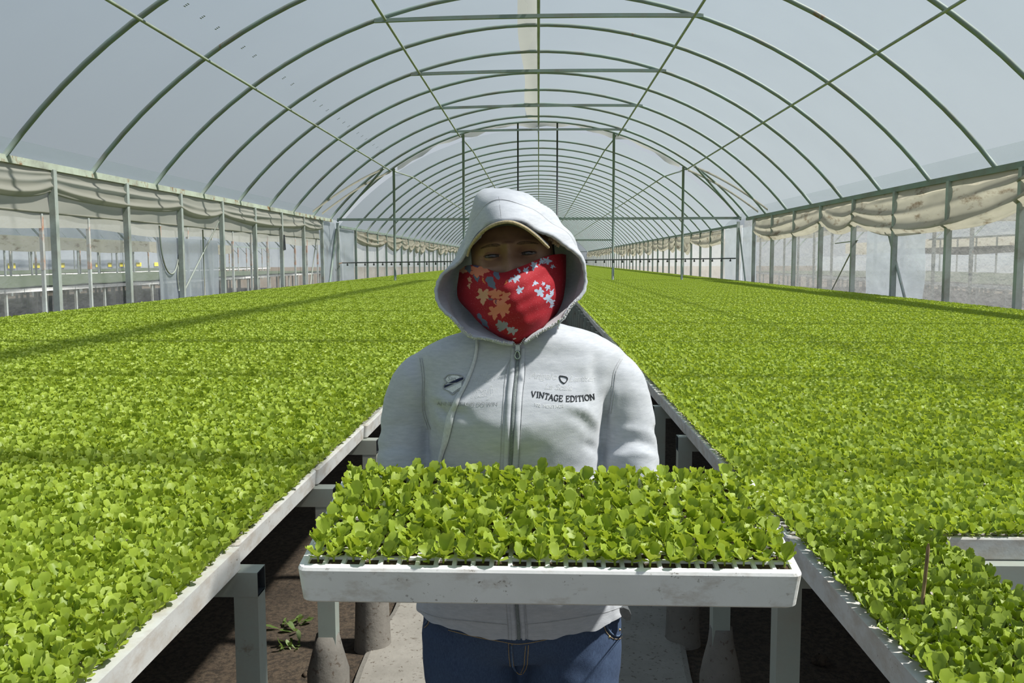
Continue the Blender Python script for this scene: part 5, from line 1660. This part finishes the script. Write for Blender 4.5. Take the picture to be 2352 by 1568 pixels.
def far_house(side, x0, x1, y0, y1, eave, name, benches, first, post_mat):
    """A plain neighbouring house: posts, arches, film roof, side curtains."""
    s_ = -1 if side < 0 else 1
    n = int((y1 - y0) / SP)
    for k in range(n):
        y = y0 + first + k * SP
        for x, tagx in ((x0, 'near side'), (x1, 'far side')):
            mb = MB(); mb.box(x - 0.03, x + 0.03, y - 0.03, y + 0.03, 0, eave)
            if tagx == 'near side': mb.box(x - 0.033, x + 0.033, y - 0.033, y + 0.033, 1.25, eave - 0.1, 1)
            struct(mb, 'neighbour_post', [M['post'], M[post_mat]], '%s post of the %s, %s from its front' % (ordinal(k + 1), name, tagx))
        mb = MB(); mb.tube([(x0, y, eave - 0.55), (x0 + s_ * 0.8, y, eave + 0.35)], 0.022, 6)
        struct(mb, 'neighbour_brace', M['steel'], 'corner brace of the %s, %s from its front' % (name, ordinal(k + 1)))
    mb = MB(); w = abs(x1 - x0) / 2 + 0.04; xm = (x0 + x1) / 2
    mb.grid([[(xm - w * math.cos(a), y, eave + 0.03 + 2.2 * math.sin(a)) for a in np.linspace(0, math.pi, 24)] for y in np.linspace(y0, y1, 30)])
    struct(mb, 'neighbour_roof_film', M['roof_film'])
    for x in (x0, x1):
        mb = MB(); mb.tube([(x, y, eave) for y in np.linspace(y0, y1, 12)], 0.04, 4); struct(mb, 'neighbour_rail', M['steel'])
    for bi, (bx0, bx1, bzt, lab) in enumerate(benches):
        root = thing('bench', (bx0, y0, 0), lab, 'bench')
        mb = MB(); yy = np.arange(y0 + 0.5, y1 - 0.5, 0.69)
        for y in yy: mb.box(min(bx0, bx1), max(bx0, bx1), y + 0.01, y + 0.675, bzt - 0.075, bzt)
        part(mb, 'tray_edge', M['foam'], root, kind='stuff')
        mb = MB(); G = []
        for x in np.linspace(bx0 + s_ * 0.04, bx1, 14):
            G.append([(x, y, bzt + 0.03 + 0.012 * math.sin(x * 9 + y * 7)) for y in np.linspace(y0 + 0.5, y1 - 0.5, 60)])
        mb.grid(G if s_ > 0 else G[::-1]); part(mb, 'seedlings', M['far_green'], root, kind='stuff')
        for y in np.arange(y0 + 0.6, y1 - 0.5, 1.38)[:40]:
            mb = MB(); mb.box(bx0 + s_ * 0.05 - 0.025, bx0 + s_ * 0.05 + 0.025, y - 0.025, y + 0.025, 0, bzt - 0.075); part(mb, 'leg', M['post'], root)
        mb = MB()
        for q in range(1, 5):
            xx = bx0 + (bx1 - bx0) * q / 5
            for y in np.arange(y0 + 0.6, y1 - 0.5, 1.38): mb.box(xx - 0.03, xx + 0.03, y - 0.03, y + 0.03, 0, bzt - 0.075)
        part(mb, 'inner_leg', M['bench_steel'], root, kind='stuff')


def far_sheet(name, x, y0, y1, z0, z1, mat, seed, amp=0.02):
    ys_ = np.linspace(y0, y1, 60); zs = np.linspace(z0, z1, 8)
    A, B2 = np.meshgrid(ys_, zs, indexing='ij')
    q = np.stack([A * 0.5, B2, A * 0 + seed], -1).reshape(-1, 3)
    low = 0.05 * np.sin(A * 0.9 + seed) * (1 - (B2 - z0) / (z1 - z0)) if z1 - z0 < 1 else 0
    mb = MB(); mb.grid(np.stack([x + amp * vnoise(q, seed).reshape(A.shape), A, B2 + low], -1)); struct(mb, name, mat)


far_house(-1, -9.9, -20.8, 9.0, 47.0, 2.42, 'neighbouring house', [(-10.8, -19.8, 0.85, 'bench in the neighbouring house behind the shaded wall')], 1.2, 'rust_post')
far_sheet('wall_neighbour_curtain', -9.88, 9, 47, 2.08, 2.45, M['curtain_clean'], 3)
far_sheet('wall_neighbour_far_curtain', -20.7, 9, 60, 1.86, 2.45, M['curtain'], 4)
far_house(-1, -21.6, -32.6, 24.0, 74.0, 2.42, 'second neighbouring house', [(-22.4, -31.5, 0.85, 'bench in the second neighbouring house behind the shaded wall')], 0.9, 'rust_post')
far_sheet('wall_neighbour_end', -33.5, 20, 90, 0.0, 2.6, M['white_film'], 6)
for k, (y, w) in enumerate(((55.9, 0.8), (58.6, 1.0), (69.0, 0.7), (67.0, 0.6), (71.0, 0.8), (74.0, 0.9), (77.5, 0.9), (62.0, 0.5))):
    mb = MB(); mb.box(-33.46, -33.42, y - w * 0.5, y + w * 0.5, 0.98, 1.30)
    mb.build('sticky_board', M['yellow'], label='yellow sticky board on the far white wall, %s of its row' % ordinal(k + 1), cat='sticky board', group='yellow sticky boards')

far_house(1, 9.4, 20.2, 9.0, 47.0, 2.42, 'neighbouring house beyond the sunny wall', [(10.6, 19.4, 0.80, 'bench in the neighbouring house behind the sunny wall')], 1.5, 'post')
far_sheet('wall_neighbour_curtain_sunny', 9.42, 9, 47, 2.2, 2.45, M['curtain'], 8)
far_sheet('wall_neighbour_film_sunny', 9.45, 9, 47, 0.3, 1.5, M['clear_film'], 9)
far_sheet('wall_neighbour_far_sunny', 20.3, 9, 60, 1.75, 2.45, M['curtain'], 10)
far_sheet('wall_neighbour_end_sunny', 21.5, 15, 70, 0.0, 1.62, M['white_film'], 11)
mb = MB(); mb.grid([[(14.0, y, 1.58 + 0.03 * math.sin(y)), (14.05, y, 1.70), (14.0, y, 1.82)] for y in np.linspace(20, 36, 30)])
struct(mb, 'shade_net', M['shade_net'], 'dark rolled shade net in the house beyond the sunny wall')
